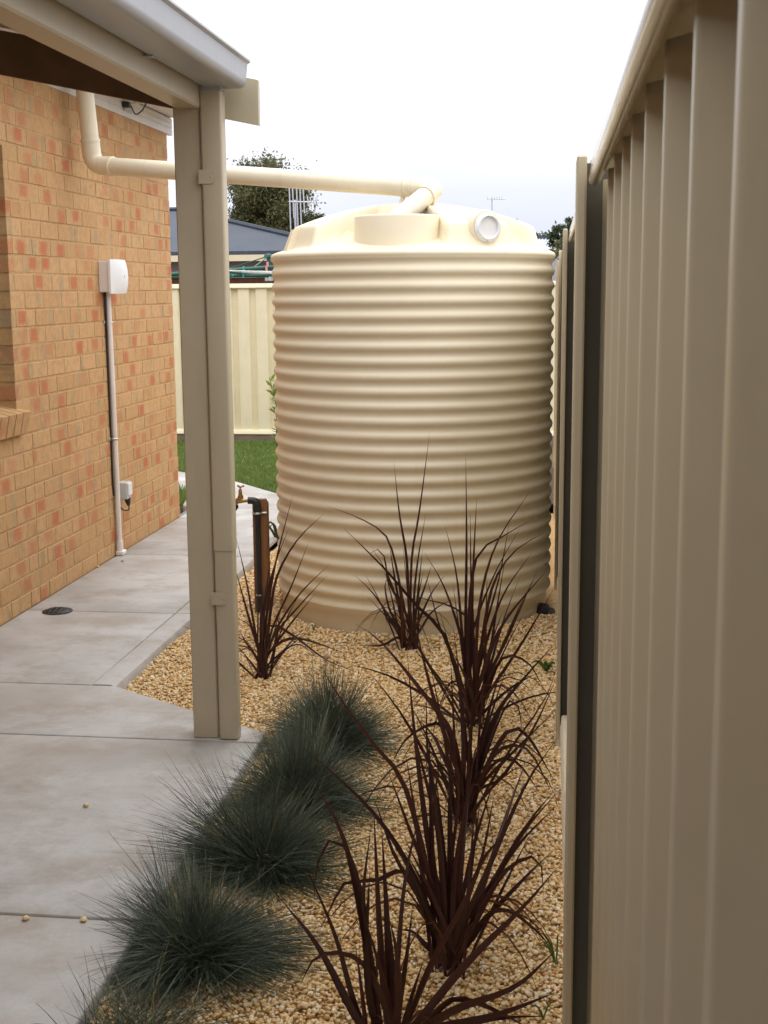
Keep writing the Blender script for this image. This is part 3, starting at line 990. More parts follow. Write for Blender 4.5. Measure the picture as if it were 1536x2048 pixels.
# ------------------------------------------------------------------ WALL FITTINGS
# service box, conduit, saddles
bx0 = on_x(197, 552, WALL_X); bx1 = on_x(222, 552, WALL_X)
bt = on_x(205, 520, WALL_X)[2]; bb_ = on_x(205, 586, WALL_X)[2]
by = bx0[1]
svc = thing('service_box', 'white plastic service box mounted on the brick wall above the conduit', 'service box', (WALL_X, by, bb_))
W_ = 0.205
MB().bbox(WALL_X - .001, WALL_X + 0.058, by, by + W_, bb_ + .004, bt - .006, .004).build('box_base', 'plastic_grey' if False else 'pvc_white', svc)
m = MB()
cv = []
nz_ = 10
rows = []
for i in range(nz_ + 1):
    t_ = i / nz_
    z = bb_ - .004 + (bt - bb_ + .006) * t_
    bul = 0.030 * math.sin(math.pi * (0.08 + .84 * t_)) ** .6
    rows.append([(WALL_X + .058, by - .006, z), (WALL_X + .072, by - .006, z), (WALL_X + .074, by + .006, z), (WALL_X + .078 + bul, by + .05, z), (WALL_X + .080 + bul, by + W_ - .012, z), (WALL_X + .070, by + W_ + .004, z), (WALL_X + .058, by + W_ + .006, z)])
k_ = len(rows[0])
m.add([p for r_ in rows for p in r_], [(i * k_ + j, i * k_ + j + 1, (i + 1) * k_ + j + 1, (i + 1) * k_ + j) for i in range(nz_) for j in range(k_ - 1)] + [tuple(range(k_)), tuple(nz_ * k_ + j for j in range(k_))])
cvo = m.build('cover', 'plastic_white', svc, smooth=40)
MB().lathe([(.0001, .003), (.006, .002), (.007, 0)], (WALL_X + .109, by + .13, (bt + bb_) / 2), 12, (1, 0, 0)).build('screw', 'plastic_grey', cvo)

c_top = on_x(219, 590, WALL_X + .02); c_bot = on_x(237, 1108, WALL_X + .02)
cy0 = (c_top[1] + c_bot[1]) / 2
cond = thing('conduit', 'pinkish white conduit running down the brick wall to the path', 'conduit', (WALL_X + .022, cy0, 0))
MB().tube([(WALL_X + .021, cy0 - .012, bb_ + .003), (WALL_X + .021, cy0, 1.0), (WALL_X + .022, cy0 + .004, 0.05)], .0155, 16).build('pipe', 'pvc_white', cond, smooth=50)
MB().tube([(WALL_X + .022, cy0 + .004, 0.085), (WALL_X + .022, cy0 + .004, 0.0)], [.0205, .0205], 16).build('foot_socket', 'pvc_white', cond, smooth=50)
MB().bbox(WALL_X + .002, WALL_X + .05, cy0 - .022, cy0 + .05, 0.0, .028, .006).build('foot_bend', 'pvc_white', cond)
for py_ in (645, 882):
    z = on_x(215, py_, WALL_X + .02)[2]
    m = MB()
    m.tube([(WALL_X + .002, cy0 - .019, z), (WALL_X + .020, cy0 - .0195, z), (WALL_X + .034, cy0 - .013, z), (WALL_X + .040, cy0, z), (WALL_X + .034, cy0 + .013, z), (WALL_X + .002, cy0 + .019, z)], .005, 8)
    m.bbox(WALL_X + .0, WALL_X + .006, cy0 - .045, cy0 - .012, z - .009, z + .009, .001)
    sd_ = m.build('saddle', 'galv', cond, smooth=50)
cab = MB()
cab.tube([(WALL_X + .012, cy0 - .036, bb_ + .004), (WALL_X + .010, cy0 - .032, bb_ - .12), (WALL_X + .007, cy0 - .026, bb_ - .35), (WALL_X + .006, cy0 - .022, 1.0), (WALL_X + .006, cy0 - .021, .6), (WALL_X + .007, cy0 - .026, .44), (WALL_X + .007, cy0 - .018, .36)], .0055, 8)
cab.tube([(WALL_X + .014, cy0 - .022, bb_ + .004), (WALL_X + .010, cy0 - .022, bb_ - .12), (WALL_X + .007, cy0 - .022, bb_ - .3)], .004, 8)
tag(cab.build('black_cable', 'plastic_black', smooth=50), 'thin black cable tucked behind the conduit on the brick wall', 'cable')

# power outlet with plug lead
oa = on_x(232, 990, WALL_X); 
oy = cy0 + 0.06
oz0, oz1 = 0.325, 0.425
pw = thing('power_outlet', 'small grey outdoor power outlet low on the brick wall with a plug below', 'outlet', (WALL_X, oy, oz0))
MB().bbox(WALL_X - .001, WALL_X + .062, oy, oy + .085, oz0, oz1, .004).build('housing', 'plastic_grey', pw)
MB().bbox(WALL_X + .0625, WALL_X + .070, oy + .008, oy + .077, oz0 + .022, oz1 - .006, .002).build('front_cover', 'plastic_white', pw)
pl = MB().tube([(WALL_X + .045, oy + .05, oz0 + .003), (WALL_X + .047, oy + .052, oz0 - .02), (WALL_X + .050, oy + .055, oz0 - .045)], [.020, .017, .008], 12).build('plug', 'plastic_black', pw, smooth=50)
MB().tube(rounded_path([(WALL_X + .050, oy + .055, oz0 - .040), (WALL_X + .052, oy + .058, oz0 - .075), (WALL_X + .030, oy + .02, oz0 - .068), (WALL_X + .012, oy - .03, oz0 - .030), (WALL_X + .008, oy - .06, oz0 + .02)], .02), .004, 8).build('lead', 'plastic_black', pw, smooth=50)

# bracket with drooping cable below the house gutter
p0 = on_x(251, 209, WALL_X + .03); p1 = on_x(294, 204, WALL_X + .12); p2 = on_x(271, 232, WALL_X + .06)
br_ = thing('eave_bracket', 'small black bracket with a drooping cable on the white frieze board', 'bracket', p0)
MB().bbox(WALL_X + .010, WALL_X + .055, p0[1] - .012, p0[1] + .030, p0[2] - .016, p0[2] + .016, .003).build('clamp', 'plastic_black', br_)
MB().bbox(WALL_X + .0105, WALL_X + .020, p0[1] + .02, p0[1] + .15, p0[2] - .034, p0[2] + .030, .002).build('back_plate', 'plastic_grey', br_)
MB().tube([tuple(p0 + np.array([.02, .02, .004])), tuple(p1)], .006, 8).build('arm', 'plastic_grey', br_, smooth=50)
MB().tube(rounded_path([tuple(p0 + np.array([.02, .03, .0])), tuple(p0 * .45 + p2 * .55 + np.array([0, 0, .03])), tuple(p2), tuple(p2 * .4 + p1 * .6 + np.array([0, 0, -.015])), tuple(p1)], .03), .0042, 8).build('cable', 'plastic_black', br_, smooth=50)

# floor drain
dc = on_z(115, 1223, 0.0)
dr = thing('floor_drain', 'round black grated drain in the concrete beside the brick wall', 'drain', (dc[0], dc[1], 0))
MB().lathe([(.073, .0005), (.073, .004), (.066, .006), (.064, .002)], (dc[0], dc[1], 0), 40).build('rim', 'plastic_black', dr, smooth=40)
m = MB().lathe([(.066, .002), (.05, .010), (.03, .0145), (.012, .0165), (.0001, .017)], (dc[0], dc[1], 0), 40)
m.build('dome', 'poly_pipe', dr, smooth=60)
gb = MB()
for k in range(-2, 3):
    for ax in (0, 1):
        o_ = k * .024
        ln = math.sqrt(max(0, .064 ** 2 - o_ ** 2))
        pts = []
        for q in range(7):
            s_ = -ln + 2 * ln * q / 6
            rr = math.hypot(s_, o_)
            pts.append(((dc[0] + (s_ if ax else o_)), dc[1] + (o_ if ax else s_), .018 - .015 * (rr / .066) ** 2))
        gb.tube(pts, .0022, 6)
gb.build('grate', 'plastic_black', dr, smooth=60)

# ------------------------------------------------------------------ STORM-WATER PIPE to the tank
A0 = on_x(166, 180, WALL_X + .16); A0 = np.array([WALL_X + .20, 6.80, TOPZ + .085])
A1 = on_y(186, 330, 6.84)
B = on_y(869, 378, 6.22)
Cn = on_y(792, 441, 5.95)
A0 = on_y(158, 80, 6.74)
pipe = thing('stormwater_pipe', 'cream plastic pipe carrying roof water from the eave across to the tank', 'pipe', (A1[0], A1[1], A1[2]))
PR = 0.0455
d1 = (Vector(A0) - Vector(A1)).normalized(); d2 = (Vector(B) - Vector(A1)).normalized(); d3 = (Vector(Cn) - Vector(B)).normalized()
el1 = rounded_path([Vector(A1) + d1 * .13, Vector(A1), Vector(A1) + d2 * .13], .12, 6)
el2 = rounded_path([Vector(B) - d2 * .115, Vector(B), Vector(B) + d3 * .085], .11, 8)
MB().tube([A0, tuple(Vector(A1) + d1 * .10)], PR, 28).build('drop_pipe', 'pvc_cream', pipe, smooth=50)
MB().tube([tuple(Vector(A1) + d2 * .10), tuple(Vector(B) - d2 * .09)], PR, 28).build('cross_pipe', 'pvc_cream', pipe, smooth=50)
MB().tube([tuple(Vector(B) + d3 * .06), tuple(Vector(Cn) + d3 * .075)], PR, 28).build('outlet_pipe', 'pvc_cream', pipe, smooth=50)
e1 = MB().tube(el1, PR + .0035, 28).build('elbow', 'pvc_cream', pipe, smooth=50)
e2 = MB().tube(el2, PR + .0035, 28).build('elbow', 'pvc_cream', pipe, smooth=50)
for e_, p_, d_ in ((e1, Vector(A1) + d1 * .125, d1), (e1, Vector(A1) + d2 * .125, d2), (e2, Vector(B) - d2 * .112, d2), (e2, Vector(B) + d3 * .082, d3)):
    MB().tube([tuple(p_ - d_ * .006), tuple(p_ + d_ * .006)], PR + .0065, 28).build('socket_ring', 'pvc_cream', e_, smooth=40)
# pipe clip resting on the dome
cp = Vector(B) - d2 * .16
MB().tube([tuple(cp - d2 * .009), tuple(cp + d2 * .009)], PR + .004, 28).build('pipe_clip', 'pvc_cream', pipe, smooth=40)
MB().tube([tuple(cp - Vector((0, 0, PR))), (cp.x - .02, cp.y - .01, 1.925)], .010, 8).build('clip_leg', 'pvc_cream', pipe, smooth=40)

# ------------------------------------------------------------------ WATER TANK
tank = thing('water_tank', 'tall cream corrugated plastic rainwater tank between the path and fence', 'tank', (TANK_C[0], TANK_C[1], -0.05))
ZB, PITCH, NG = 0.124, 0.0664, 24      # first groove height, pitch, number of grooves
prof = [(0.660, -0.07), (0.662, 0.0), (0.664, 0.06)]
amp = 0.0064
def wave(ph):     # rounded asymmetric rib, ph 0 at a groove
    s_ = math.cos(2 * math.pi * ph)
    return -amp * math.copysign(abs(s_) ** 0.85, s_)
zs = np.arange(ZB - PITCH * .5, ZB + PITCH * (NG - .5) + 1e-6, PITCH / 14)
RB = TANK_R - 0.012
for z in zs:
    prof.append((RB + wave((z - ZB) / PITCH), z))
zt = zs[-1]
prof += [(RB + .0085, zt + .004), (RB + .0085, zt + .010), (RB + .0065, zt + .017), (RB + .001, zt + .023), (RB - .010, zt + .028), (RB - .028, zt + .034)]
ZR = zt + .034
MB().lathe(prof, (TANK_C[0], TANK_C[1], 0), 180).build('shell', 'tank_poly', tank, smooth=80)
# moulded roof: shallow cone with raised radial ribs, as one polar height field
ribs = [(-56, 11), (38, 14), (84, 11), (-101, 11), (130, 12), (-146, 12), (178, 11)]
def sstep(a, b, x):
    t_ = min(1, max(0, (x - a) / (b - a))); return t_ * t_ * (3 - 2 * t_)
RD = RB - .028
def dome_z(rr, th):
    zl = ZR + 0.16 * (1 - (rr / RD) ** 1.25)
    zh = 1.945 - 0.118 * (rr / 0.585) ** 2.1
    mk = 0.0
    for c_, hw in ribs:
        d = abs((th - c_ + 180) % 360 - 180)
        arc = R_(d) * max(rr, .05); half = R_(hw) * max(rr, .05) + 0.022
        mk = max(mk, 1 - sstep(half, half + .020, arc))
    mk = max(mk, 1 - sstep(.20, .27, rr))
    end = 1 - sstep(.575, .622, rr)
    return zl + max(0, zh - zl) * mk * end
nr, nth = 110, 420
v = []; fs = []
for i in range(nr + 1):
    rr = RD * (i / nr) + 1e-4
    for k in range(nth):
        th = 360 * k / nth
        a = R_(th)
        v.append((TANK_C[0] + rr * math.sin(a), TANK_C[1] - rr * math.cos(a), dome_z(rr, th)))
for i in range(nr):
    for k in range(nth):
        a = i * nth + k; b = i * nth + (k + 1) % nth
        fs.append((a, b, b + nth, a + nth))
MB().add(v, fs).build('roof', 'tank_poly', tank, smooth=80)
# strainer neck
NC = (-0.695, 5.972)
nkp = [(0.216, 1.66), (0.208, 1.712), (0.199, 1.745), (0.195, 1.856), (0.192, 1.863), (0.186, 1.865), (0.181, 1.861), (0.180, 1.80), (0.0001, 1.80)]
nk = MB().lathe(nkp, (NC[0], NC[1], 0), 80).build('strainer_neck', 'tank_poly', tank, smooth=50)
MB().lathe([(0.176, 1.835), (0.178, 1.855), (0.170, 1.857), (0.168, 1.83), (0.0001, 1.825)], (NC[0], NC[1], 0), 48).build('strainer_basket', 'plastic_black', nk, smooth=40)
hb = on_y(768, 421, 5.95)
MB().tube([(hb[0] - .03, hb[1], 1.858), (hb[0], hb[1], 1.866), (hb[0] + .035, hb[1] + .01, 1.858)], .006, 8).build('basket_handle', 'plastic_black', nk, smooth=50)
# overflow outlet with screen, on a moulded boss
oc = Vector(on_y(972, 455, 5.915))
oa_ = Vector((math.sin(R_(33)), -math.cos(R_(33)), 0.0))
ov = MB().lathe([(0.080, -0.30), (0.078, -.004), (0.073, 0.006), (0.060, 0.008), (0.0001, .008)], oc, 48, oa_).build('overflow_boss', 'tank_poly', tank, smooth=50)
MB().lathe([(0.064, .0085), (0.064, .014), (0.056, .016), (0.054, .030), (0.050, .031), (0.047, .028), (0.047, .012)], oc, 48, oa_).build('overflow_ring', 'plastic_white', ov, smooth=40)
MB().disc(oc + oa_ * .0165, .0475, oa_, 40).build('overflow_screen', 'mesh_white', ov)
for a in (95, 200, 268, 325):
    e1_ = Vector((math.cos(R_(33)), math.sin(R_(33)), 0)); e2_ = Vector((0, 0, 1))
    q = oc + oa_ * .0142 + (e1_ * math.cos(R_(a)) + e2_ * math.sin(R_(a))) * .0600
    MB().lathe([(.0001, .003), (.003, .002), (.004, 0)], q, 10, oa_).build('overflow_screw', 'galv', ov, smooth=60)
# lifting lug at the left shoulder
lg = on_y(585, 480, 6.08)
th = math.atan2(lg[0] - TANK_C[0], -(lg[1] - TANK_C[1]))
m = MB()
def pol(rr, a, z): return (TANK_C[0] + rr * math.sin(a), TANK_C[1] - rr * math.cos(a), z)
tw = .035
m.add([pol(.655, th - tw, ZR - .006), pol(.655, th + tw, ZR - .006), pol(.615, th - tw * .8, 1.815), pol(.615, th + tw * .8, 1.815), pol(.50, th - tw, 1.835), pol(.50, th + tw, 1.835), pol(.50, th - tw, 1.70), pol(.50, th + tw, 1.70)],
      [(0, 1, 3, 2), (2, 3, 5, 4), (0, 2, 4, 6), (1, 7, 5, 3)])
m.build('lifting_lug', 'tank_poly', tank)
# dark outlet fitting low on the fence side
q = on_y(1094, 1238, 6.05)
oq = MB().lathe([(.0001, .06), (.030, .058), (.033, .02), (.045, .018), (.045, -.05)], (TANK_C[0] + .645, TANK_C[1] - .20, -.012), 20, (.8, -.6, 0)).build('outlet_fitting', 'plastic_black', tank, smooth=40)

# ------------------------------------------------------------------ RIGHT-HAND FENCE
FX = 0.073                        # alley face of the sheet crests
post_y = [-9.82, -7.455, -5.09, -2.725, -0.36, 2.005, 4.37, 6.735, 9.10, 11.465]
fence = thing('side_fence', 'tall beige ribbed steel fence standing along the gravel bed', 'fence', (FX, 2, -0.05))
F_TOP = 1.682
STEEP = [(0.0, 0.0), (0.108, 0.0), (0.111, 0.002), (0.122, 0.036), (0.125, 0.038), (0.170, 0.038), (0.173, 0.036), (0.184, 0.002)]
def sheet_prof(y0, y1, x, phase=0.08, steep=False):
    pts = []
    y = y0 - 0.188 + phase
    pat = [(0.0, 0.0), (0.013, 0.0), (0.017, 0.0008), (0.021, 0.003), (0.069, 0.031), (0.073, 0.0332), (0.077, 0.034), (0.124, 0.034), (0.128, 0.0332), (0.132, 0.031), (0.180, 0.003), (0.184, 0.0008)]
    if steep:
        pat = STEEP
    while y < y1:
        for a, b in pat:
            if y0 - 1e-6 <= y + a <= y1 + 1e-6:
                pts.append((y + a, x + b))
        y += 0.188
    return pts
def sheet(y0, y1, z0, z1, parent, mat, x=FX, swap=False):
    """one ribbed steel sheet (its ribs run up the fence)"""
    pts = sheet_prof(y0, y1, x, 0.0 if swap else 0.08, swap)
    n = len(pts)
    th_ = 0.0012
    def P(y, xx, z): return (y, xx, z) if swap else (xx, y, z)
    v = [P(y, xx, z) for z in (z0, z1) for y, xx in pts] + [P(y, xx + th_, z) for z in (z0, z1) for y, xx in pts]
    fs = []
    for i in range(n - 1):
        fs += [(i, i + 1, n + i + 1, n + i), (2 * n + i, 3 * n + i, 3 * n + i + 1, 2 * n + i + 1)]
    m = MB(); m.add(v, fs)
    return m.build('sheet', mat, parent, smooth=28)
def cap_prof(x, z):
    """rolled top rail, rounded nose towards the alley"""
    return [(x + .002, z + .003), (x + .006, z), (x + .012, z), (x + .017, z + .004), (x + .020, z + .02), (x + .056, z + .02), (x + .059, z + .004), (x + .064, z), (x + .070, z), (x + .074, z + .003), (x + .076, z + .010), (x + .074, z + .014), (x + .071, z + .045), (x + .066, z + .050), (x + .010, z + .050), (x + .005, z + .045), (x + .002, z + .014), (x, z + .010)]
for i in range(len(post_y) - 1):
    a, b = post_y[i] + 0.096, post_y[i + 1] - 0.002
    y0 = a - .018
    for k in range(3):
        ye = y0 + .752 + .105 if k < 2 else b + .056
        sheet(y0, ye, 0.07, F_TOP + .012, fence, 'fence_steel', x=FX + (0, .0012, .0024)[k])
        y0 += .752
    m = MB(); m.extrude_y(cap_prof(FX - .021, F_TOP), a - .001, b + .001)
    m.build('top_rail', 'fence_cap', fence, smooth=40)
    m = MB(); m.extrude_y([(x, z) for x, z in cap_prof(FX - .024, .026)], a - .001, b + .001)
    m.build('bottom_rail', 'pvc_cream', fence, smooth=40)
for y in post_y:
    # two back-to-back channels
    m = MB()
    x0, x1 = FX - .038, FX + .072
    m.bbox(x0, x0 + .015, y, y + .094, -.12, 1.727, .003)
    m.bbox(x1 - .015, x1, y, y + .094, -.12, 1.727, .003)
    po = m.build('post', 'steel_paperbark', fence, smooth=30)
    MB().box(x0 + .0152, x1 - .0152, y + .080, y + .084, -.12, 1.722).build('channel_web', 'channel_shade', po)  # web coloured dark to carry the channel's shade

# ------------------------------------------------------------------ BACK FENCE
bfy = 13.28
bf = thing('back_fence', 'pale cream ribbed steel fence at the far end of the lawn', 'fence', (-3.2, bfy, 0))
for k in range(11):
    x0 = -7.15 + k * .752
    sheet(x0, x0 + .752, 0.075, 1.575, bf, 'fence_cream', x=bfy, swap=True)
for k in range(4):
    x0 = -7.15 + k * 2.3; x1 = x0 + 2.25
    for nm_, z in (('top_rail', 1.570), ('bottom_rail', .062)):
        m = MB(); m.extrude_x([(bfy - .021 + (xx - 0), z + zz) for xx, zz in cap_prof(0, 0)], x0, x1)
        m.build(nm_, 'fence_cream', bf, smooth=40)
    MB().bbox(x1, x1 + .05, bfy - .03, bfy + .05, -.1, 1.63, .003).build('post', 'fence_cream', bf)
MB().bbox(-7.2, 1.6, bfy - .012, bfy + .028, -.03, .058, .004).build('plinth', 'plinth_timber', bf)

# ------------------------------------------------------------------ GARDEN TAP
tb = on_z(520, 1228, -0.03)
ty = tb[1]
def tp(px, py, y=None):
    q = on_y(px, py, ty if y is None else y); return Vector(q)
tap = thing('garden_tap', 'brass garden tap on a timber stake with black riser pipe beside the tank', 'tap', (tb[0], ty, -0.05))
sl = tp(503.5, 1010).x; sr = tp(533, 1010).x
zt_ = tp(520, 1000).z
m = MB()
pr = [(sl, -0.1), (sr, -0.1), (sr, zt_ - .02), (sr - .012, zt_), (sl + .012, zt_), (sl, zt_ - .02)]
n = len(pr)
m.add([(x, ty + .012, z) for x, z in pr] + [(x, ty + .050, z) for x, z in pr], [(i, (i + 1) % n, n + (i + 1) % n, n + i) for i in range(n)] + [tuple(range(n)), tuple(range(n, 2 * n))])
m.build('timber_stake', 'stake_timber', tap)
rx = tp(517, 1100).x
re_ = tp(514, 1003)
MB().tube([(rx, ty - .002, -.06), (rx, ty - .002, re_.z - .02)], .0135, 16).build('riser_pipe', 'poly_pipe', tap, smooth=50)
elb = rounded_path([(rx, ty - .002, re_.z - .045), (rx, ty - .002, re_.z + .004), (rx - .045, ty - .008, re_.z + .006)], .03, 6)
MB().tube(elb, .0175, 16).build('elbow', 'plastic_black', tap, smooth=50)
MB().tube([(rx, ty - .002, re_.z - .05), (rx, ty - .002, re_.z - .032)], .0205, 16).build('pipe_nut', 'plastic_black', tap, smooth=40)
for py_ in (1026,):
    z = tp(515, py_).z
    MB().tube([(sl + .002, ty + .008, z), (rx - .018, ty + .006, z), (rx - .013, ty - .012, z), (rx, ty - .018, z), (rx + .013, ty - .012, z), (rx + .018, ty + .006, z), (sr - .002, ty + .008, z)], .0065, 8).build('saddle_clip', 'galv', tap, smooth=50)
z = tp(515, 1192).z
lc = MB(); lc.tube([(rx, ty - .002, z - .03), (rx, ty - .002, z + .002)], .019, 16)
lc.build('pipe_joiner', 'plastic_black', tap, smooth=40)
MB().tube([(rx, ty - .002, z + .004), (rx, ty - .002, z + .010)], .0165, 16).build('pipe_clamp', 'galv', tap, smooth=40)
# bib tap body
tx = rx - .045; tz = re_.z + .006
body = MB()
sp0 = tp(477, 1013)
body.tube([(tx + .002, ty - .008, tz), (tx - .018, ty - .008, tz - .001), (tx - .034, ty - .008, tz + .001), (tx - .050, ty - .008, tz - .002), (tx - .063, ty - .008, tz - .012), (tx - .070, ty - .008, tz - .026)], [.0085, .0100, .0155, .0150, .0115, .0105], 16)
body.tube([(tx - .036, ty - .008, tz + .006), (tx - .036, ty - .008, tz + .026)], [.0150, .0135], 16)
body.tube([(tx - .036, ty - .008, tz + .026), (tx - .036, ty - .008, tz + .030), (tx - .036, ty - .008, tz + .050), (tx - .036, ty - .008, tz + .054)], [.0095, .0098, .0090, .0075], 6)
tbody = body.build('tap_body', 'brass', tap, smooth=45)
hd = MB()
hz = tz + .064
hd.tube([(tx - .036, ty - .008, tz + .052), (tx - .036, ty - .008, hz)], .0042, 8)
for a in (0, 120, 240):
    dx, dy = math.cos(R_(a + 20)), math.sin(R_(a + 20))
    hd.tube([(tx - .036, ty - .008, hz), (tx - .036 + dx * .010, ty - .008 + dy * .010, hz + .004), (tx - .036 + dx * .019, ty - .008 + dy * .019, hz + .007)], [.0045, .0042, .0056], 8)
hd.build('tap_handle', 'copper_handle', tap, smooth=50)
hx = tx - .070
hc = MB().lathe([(.0001, .012), (.022, .012), (.0225, -.004), (.016, -.008), (.016, -.014), (.0075, -.016), (.0070, -.044), (.0001, -.044)], (hx, ty - .008, tz - .034), 20).build('hose_connector', 'plastic_black', tap, smooth=40)

# ------------------------------------------------------------------ PLANTS
def leaf_mesh(pts, wmax, fold=0.35, nrm=None, seg=8, taper=0.22):
    """strap leaf along a smooth curve through pts: V-folded, narrow at the base, long fine tip"""
    P = [Vector(p) for p in pts]
    # Catmull-Rom resample
    Q = [P[0] * 2 - P[1]] + P + [P[-1] * 2 - P[-2]]
    cur = []
    for i in range(1, len(Q) - 2):
        for k in range(6):
            t_ = k / 6
            a, b, c_, d = Q[i - 1], Q[i], Q[i + 1], Q[i + 2]
            cur.append(0.5 * ((2 * b) + (c_ - a) * t_ + (2 * a - 5 * b + 4 * c_ - d) * t_ ** 2 + (3 * b - a - 3 * c_ + d) * t_ ** 3))
    cur.append(P[-1])
    ds = [0]
    for i in range(1, len(cur)):
        ds.append(ds[-1] + (cur[i] - cur[i - 1]).length)
    tot = ds[-1]
    S = []
    for k in range(seg + 1):
        q = tot * k / seg
        i = min(len(cur) - 2, max(0, next((j for j in range(len(ds) - 1) if ds[j + 1] >= q - 1e-9), len(ds) - 2)))
        w_ = (q - ds[i]) / max(1e-6, ds[i + 1] - ds[i])
        S.append(cur[i].lerp(cur[i + 1], min(1, max(0, w_))))
    v = []; fs = []
    nv = nrm or Vector((random.uniform(-.8, .8), -1, random.uniform(-.2, .5))).normalized()
    for k in range(seg + 1):
        t_ = k / seg
        T = (S[min(seg, k + 1)] - S[max(0, k - 1)]).normalized()
        sd_ = T.cross(nv)
        if sd_.length < .05: sd_ = T.cross(Vector((1, 0, .3)))
        sd_.normalize()
        up = sd_.cross(T).normalized()
        prof_ = (0.50 + 0.5 * min(1, t_ / .30)) if t_ < .38 else max(0.02, 1 - ((t_ - .38) / .62) ** 1.5)
        wd = wmax * 0.5 * prof_
        v += [S[k] - sd_ * wd + up * wd * fold, S[k], S[k] + sd_ * wd + up * wd * fold]
    for k in range(seg):
        a = 3 * k
        fs += [(a, a + 1, a + 4, a + 3), (a + 1, a + 2, a + 5, a + 4)]
    me = bpy.data.meshes.new('leaf')
    me.from_pydata([tuple(p) for p in v], [], fs)
    me.polygons.foreach_set('use_smooth', [True] * len(fs))
    at_ = me.attributes.new('lrnd', 'FLOAT', 'POINT'); at_.data.foreach_set('value', [random.random()] * len(v))
    me.update()
    return me

def zoomA(p): return 440 + p[0] / 2.1333, 850 + p[1] / 2.1333
def zoomB(p): return 560 + p[0] / 2.56, 1250 + p[1] / 2.56

def cordyline(base_px, zoom, traced, nfill, wide, label, hmax, yspread=0.16, droop=6, maxx=0.030):
    bp = on_z(*base_px, -0.035)
    pl_ = thing('cordyline', label, 'plant', (bp[0], bp[1], -0.05), 'dark red cordylines in the gravel bed')
    def clampx(p): return Vector((min(p[0], maxx - random.random() * .004), p[1], max(p[2], -0.02)))
    def out_of_tank(p):
        d = math.hypot(p[0] - TANK_C[0], p[1] - TANK_C[1])
        if d < TANK_R + .03:
            k = (TANK_R + .03) / max(d, .01)
            return Vector((TANK_C[0] + (p[0] - TANK_C[0]) * k, TANK_C[1] + (p[1] - TANK_C[1]) * k, p[2]))
        return p
    for tr in traced:
        dy = random.uniform(-yspread, yspread)
        ks = [zoom(p) for p in tr]                 # base -> tip
        b = Vector((bp[0] + random.uniform(-.035, .035), bp[1] + random.uniform(-.03, .03), -0.05))
        pts = [b]
        for i, k in enumerate(ks):
            t_ = (i + 1) / len(ks)
            pts.append(out_of_tank(clampx(on_y(k[0], k[1], bp[1] + dy * t_))))
        w_ = wide * random.uniform(.8, 1.15)
        o = link('leaf', leaf_mesh(pts, w_, random.uniform(.2, .7), seg=14), 'cordyline_leaf', pl_)
    for k in range(nfill):
        az = random.uniform(0, 2 * math.pi)
        tilt = abs(random.gauss(0, .40)) + .05
        ln = hmax * random.uniform(.45, .95)
        dirn = Vector((math.sin(tilt) * math.cos(az), math.sin(tilt) * math.sin(az), math.cos(tilt)))
        b = Vector((bp[0] + random.uniform(-.04, .04), bp[1] + random.uniform(-.035, .035), -0.05))
        sag = random.uniform(.02, .22) * tilt * 1.4
        pts = [b]
        for q in (.25, .5, .75, 1.0):
            p = b + dirn * ln * q + Vector((math.cos(az), math.sin(az), 0)) * sag * q * q * ln - Vector((0, 0, sag * 1.3 * q ** 3 * ln))
            pts.append(out_of_tank(clampx(p)))
        link('leaf', leaf_mesh(pts, wide * random.uniform(.55, 1.0), random.uniform(.2, .8), seg=7), 'cordyline_leaf', pl_)
    for k in range(droop):                         # old thin leaves bending over to the gravel
        az = random.uniform(0, 2 * math.pi)
        ln = hmax * random.uniform(.35, .6)
        b = Vector((bp[0] + random.uniform(-.03, .03), bp[1] + random.uniform(-.03, .03), -0.02))
        hd_ = Vector((math.cos(az), math.sin(az), 0))
        pts = [b, b + hd_ * ln * .18 + Vector((0, 0, ln * .42)), b + hd_ * ln * .45 + Vector((0, 0, ln * .50)), b + hd_ * ln * .72 + Vector((0, 0, ln * .28)), b + hd_ * ln * .85 + Vector((0, 0, ln * .03))]
        pts = [out_of_tank(clampx(p)) for p in pts]
        link('leaf', leaf_mesh(pts, wide * random.uniform(.28, .5), .5, seg=8), 'cordyline_dry' if random.random() < .55 else 'cordyline_leaf', pl_)
    return pl_

T1 = [[(195, 850), (235, 600), (310, 300)], [(215, 800), (245, 640), (330, 490), (447, 375)], [(195, 760), (240, 580), (295, 440)], [(215, 900), (305, 690), (380, 495)],
      [(235, 880), (340, 720), (470, 592)], [(230, 900), (330, 780), (458, 640)], [(160, 930), (115, 680), (68, 475)], [(165, 960), (115, 790), (62, 600)], [(170, 960), (130, 860), (75, 827)],
      [(165, 1010), (112, 930), (80, 870)], [(205, 860), (300, 890), (450, 1000), (592, 1057)], [(220, 960), (300, 910), (400, 925), (545, 980)], [(220, 960), (300, 850), (410, 715)], [(160, 1050), (95, 965)],
      [(185, 800), (205, 640), (225, 540)], [(230, 1000), (300, 945), (350, 940), (410, 985)], [(175, 850), (180, 700), (150, 590)]]
cordyline((522, 1352), zoomA, T1, 13, .0120, 'dark red strappy cordyline growing at the foot of the garden tap', .55, .10, 7)
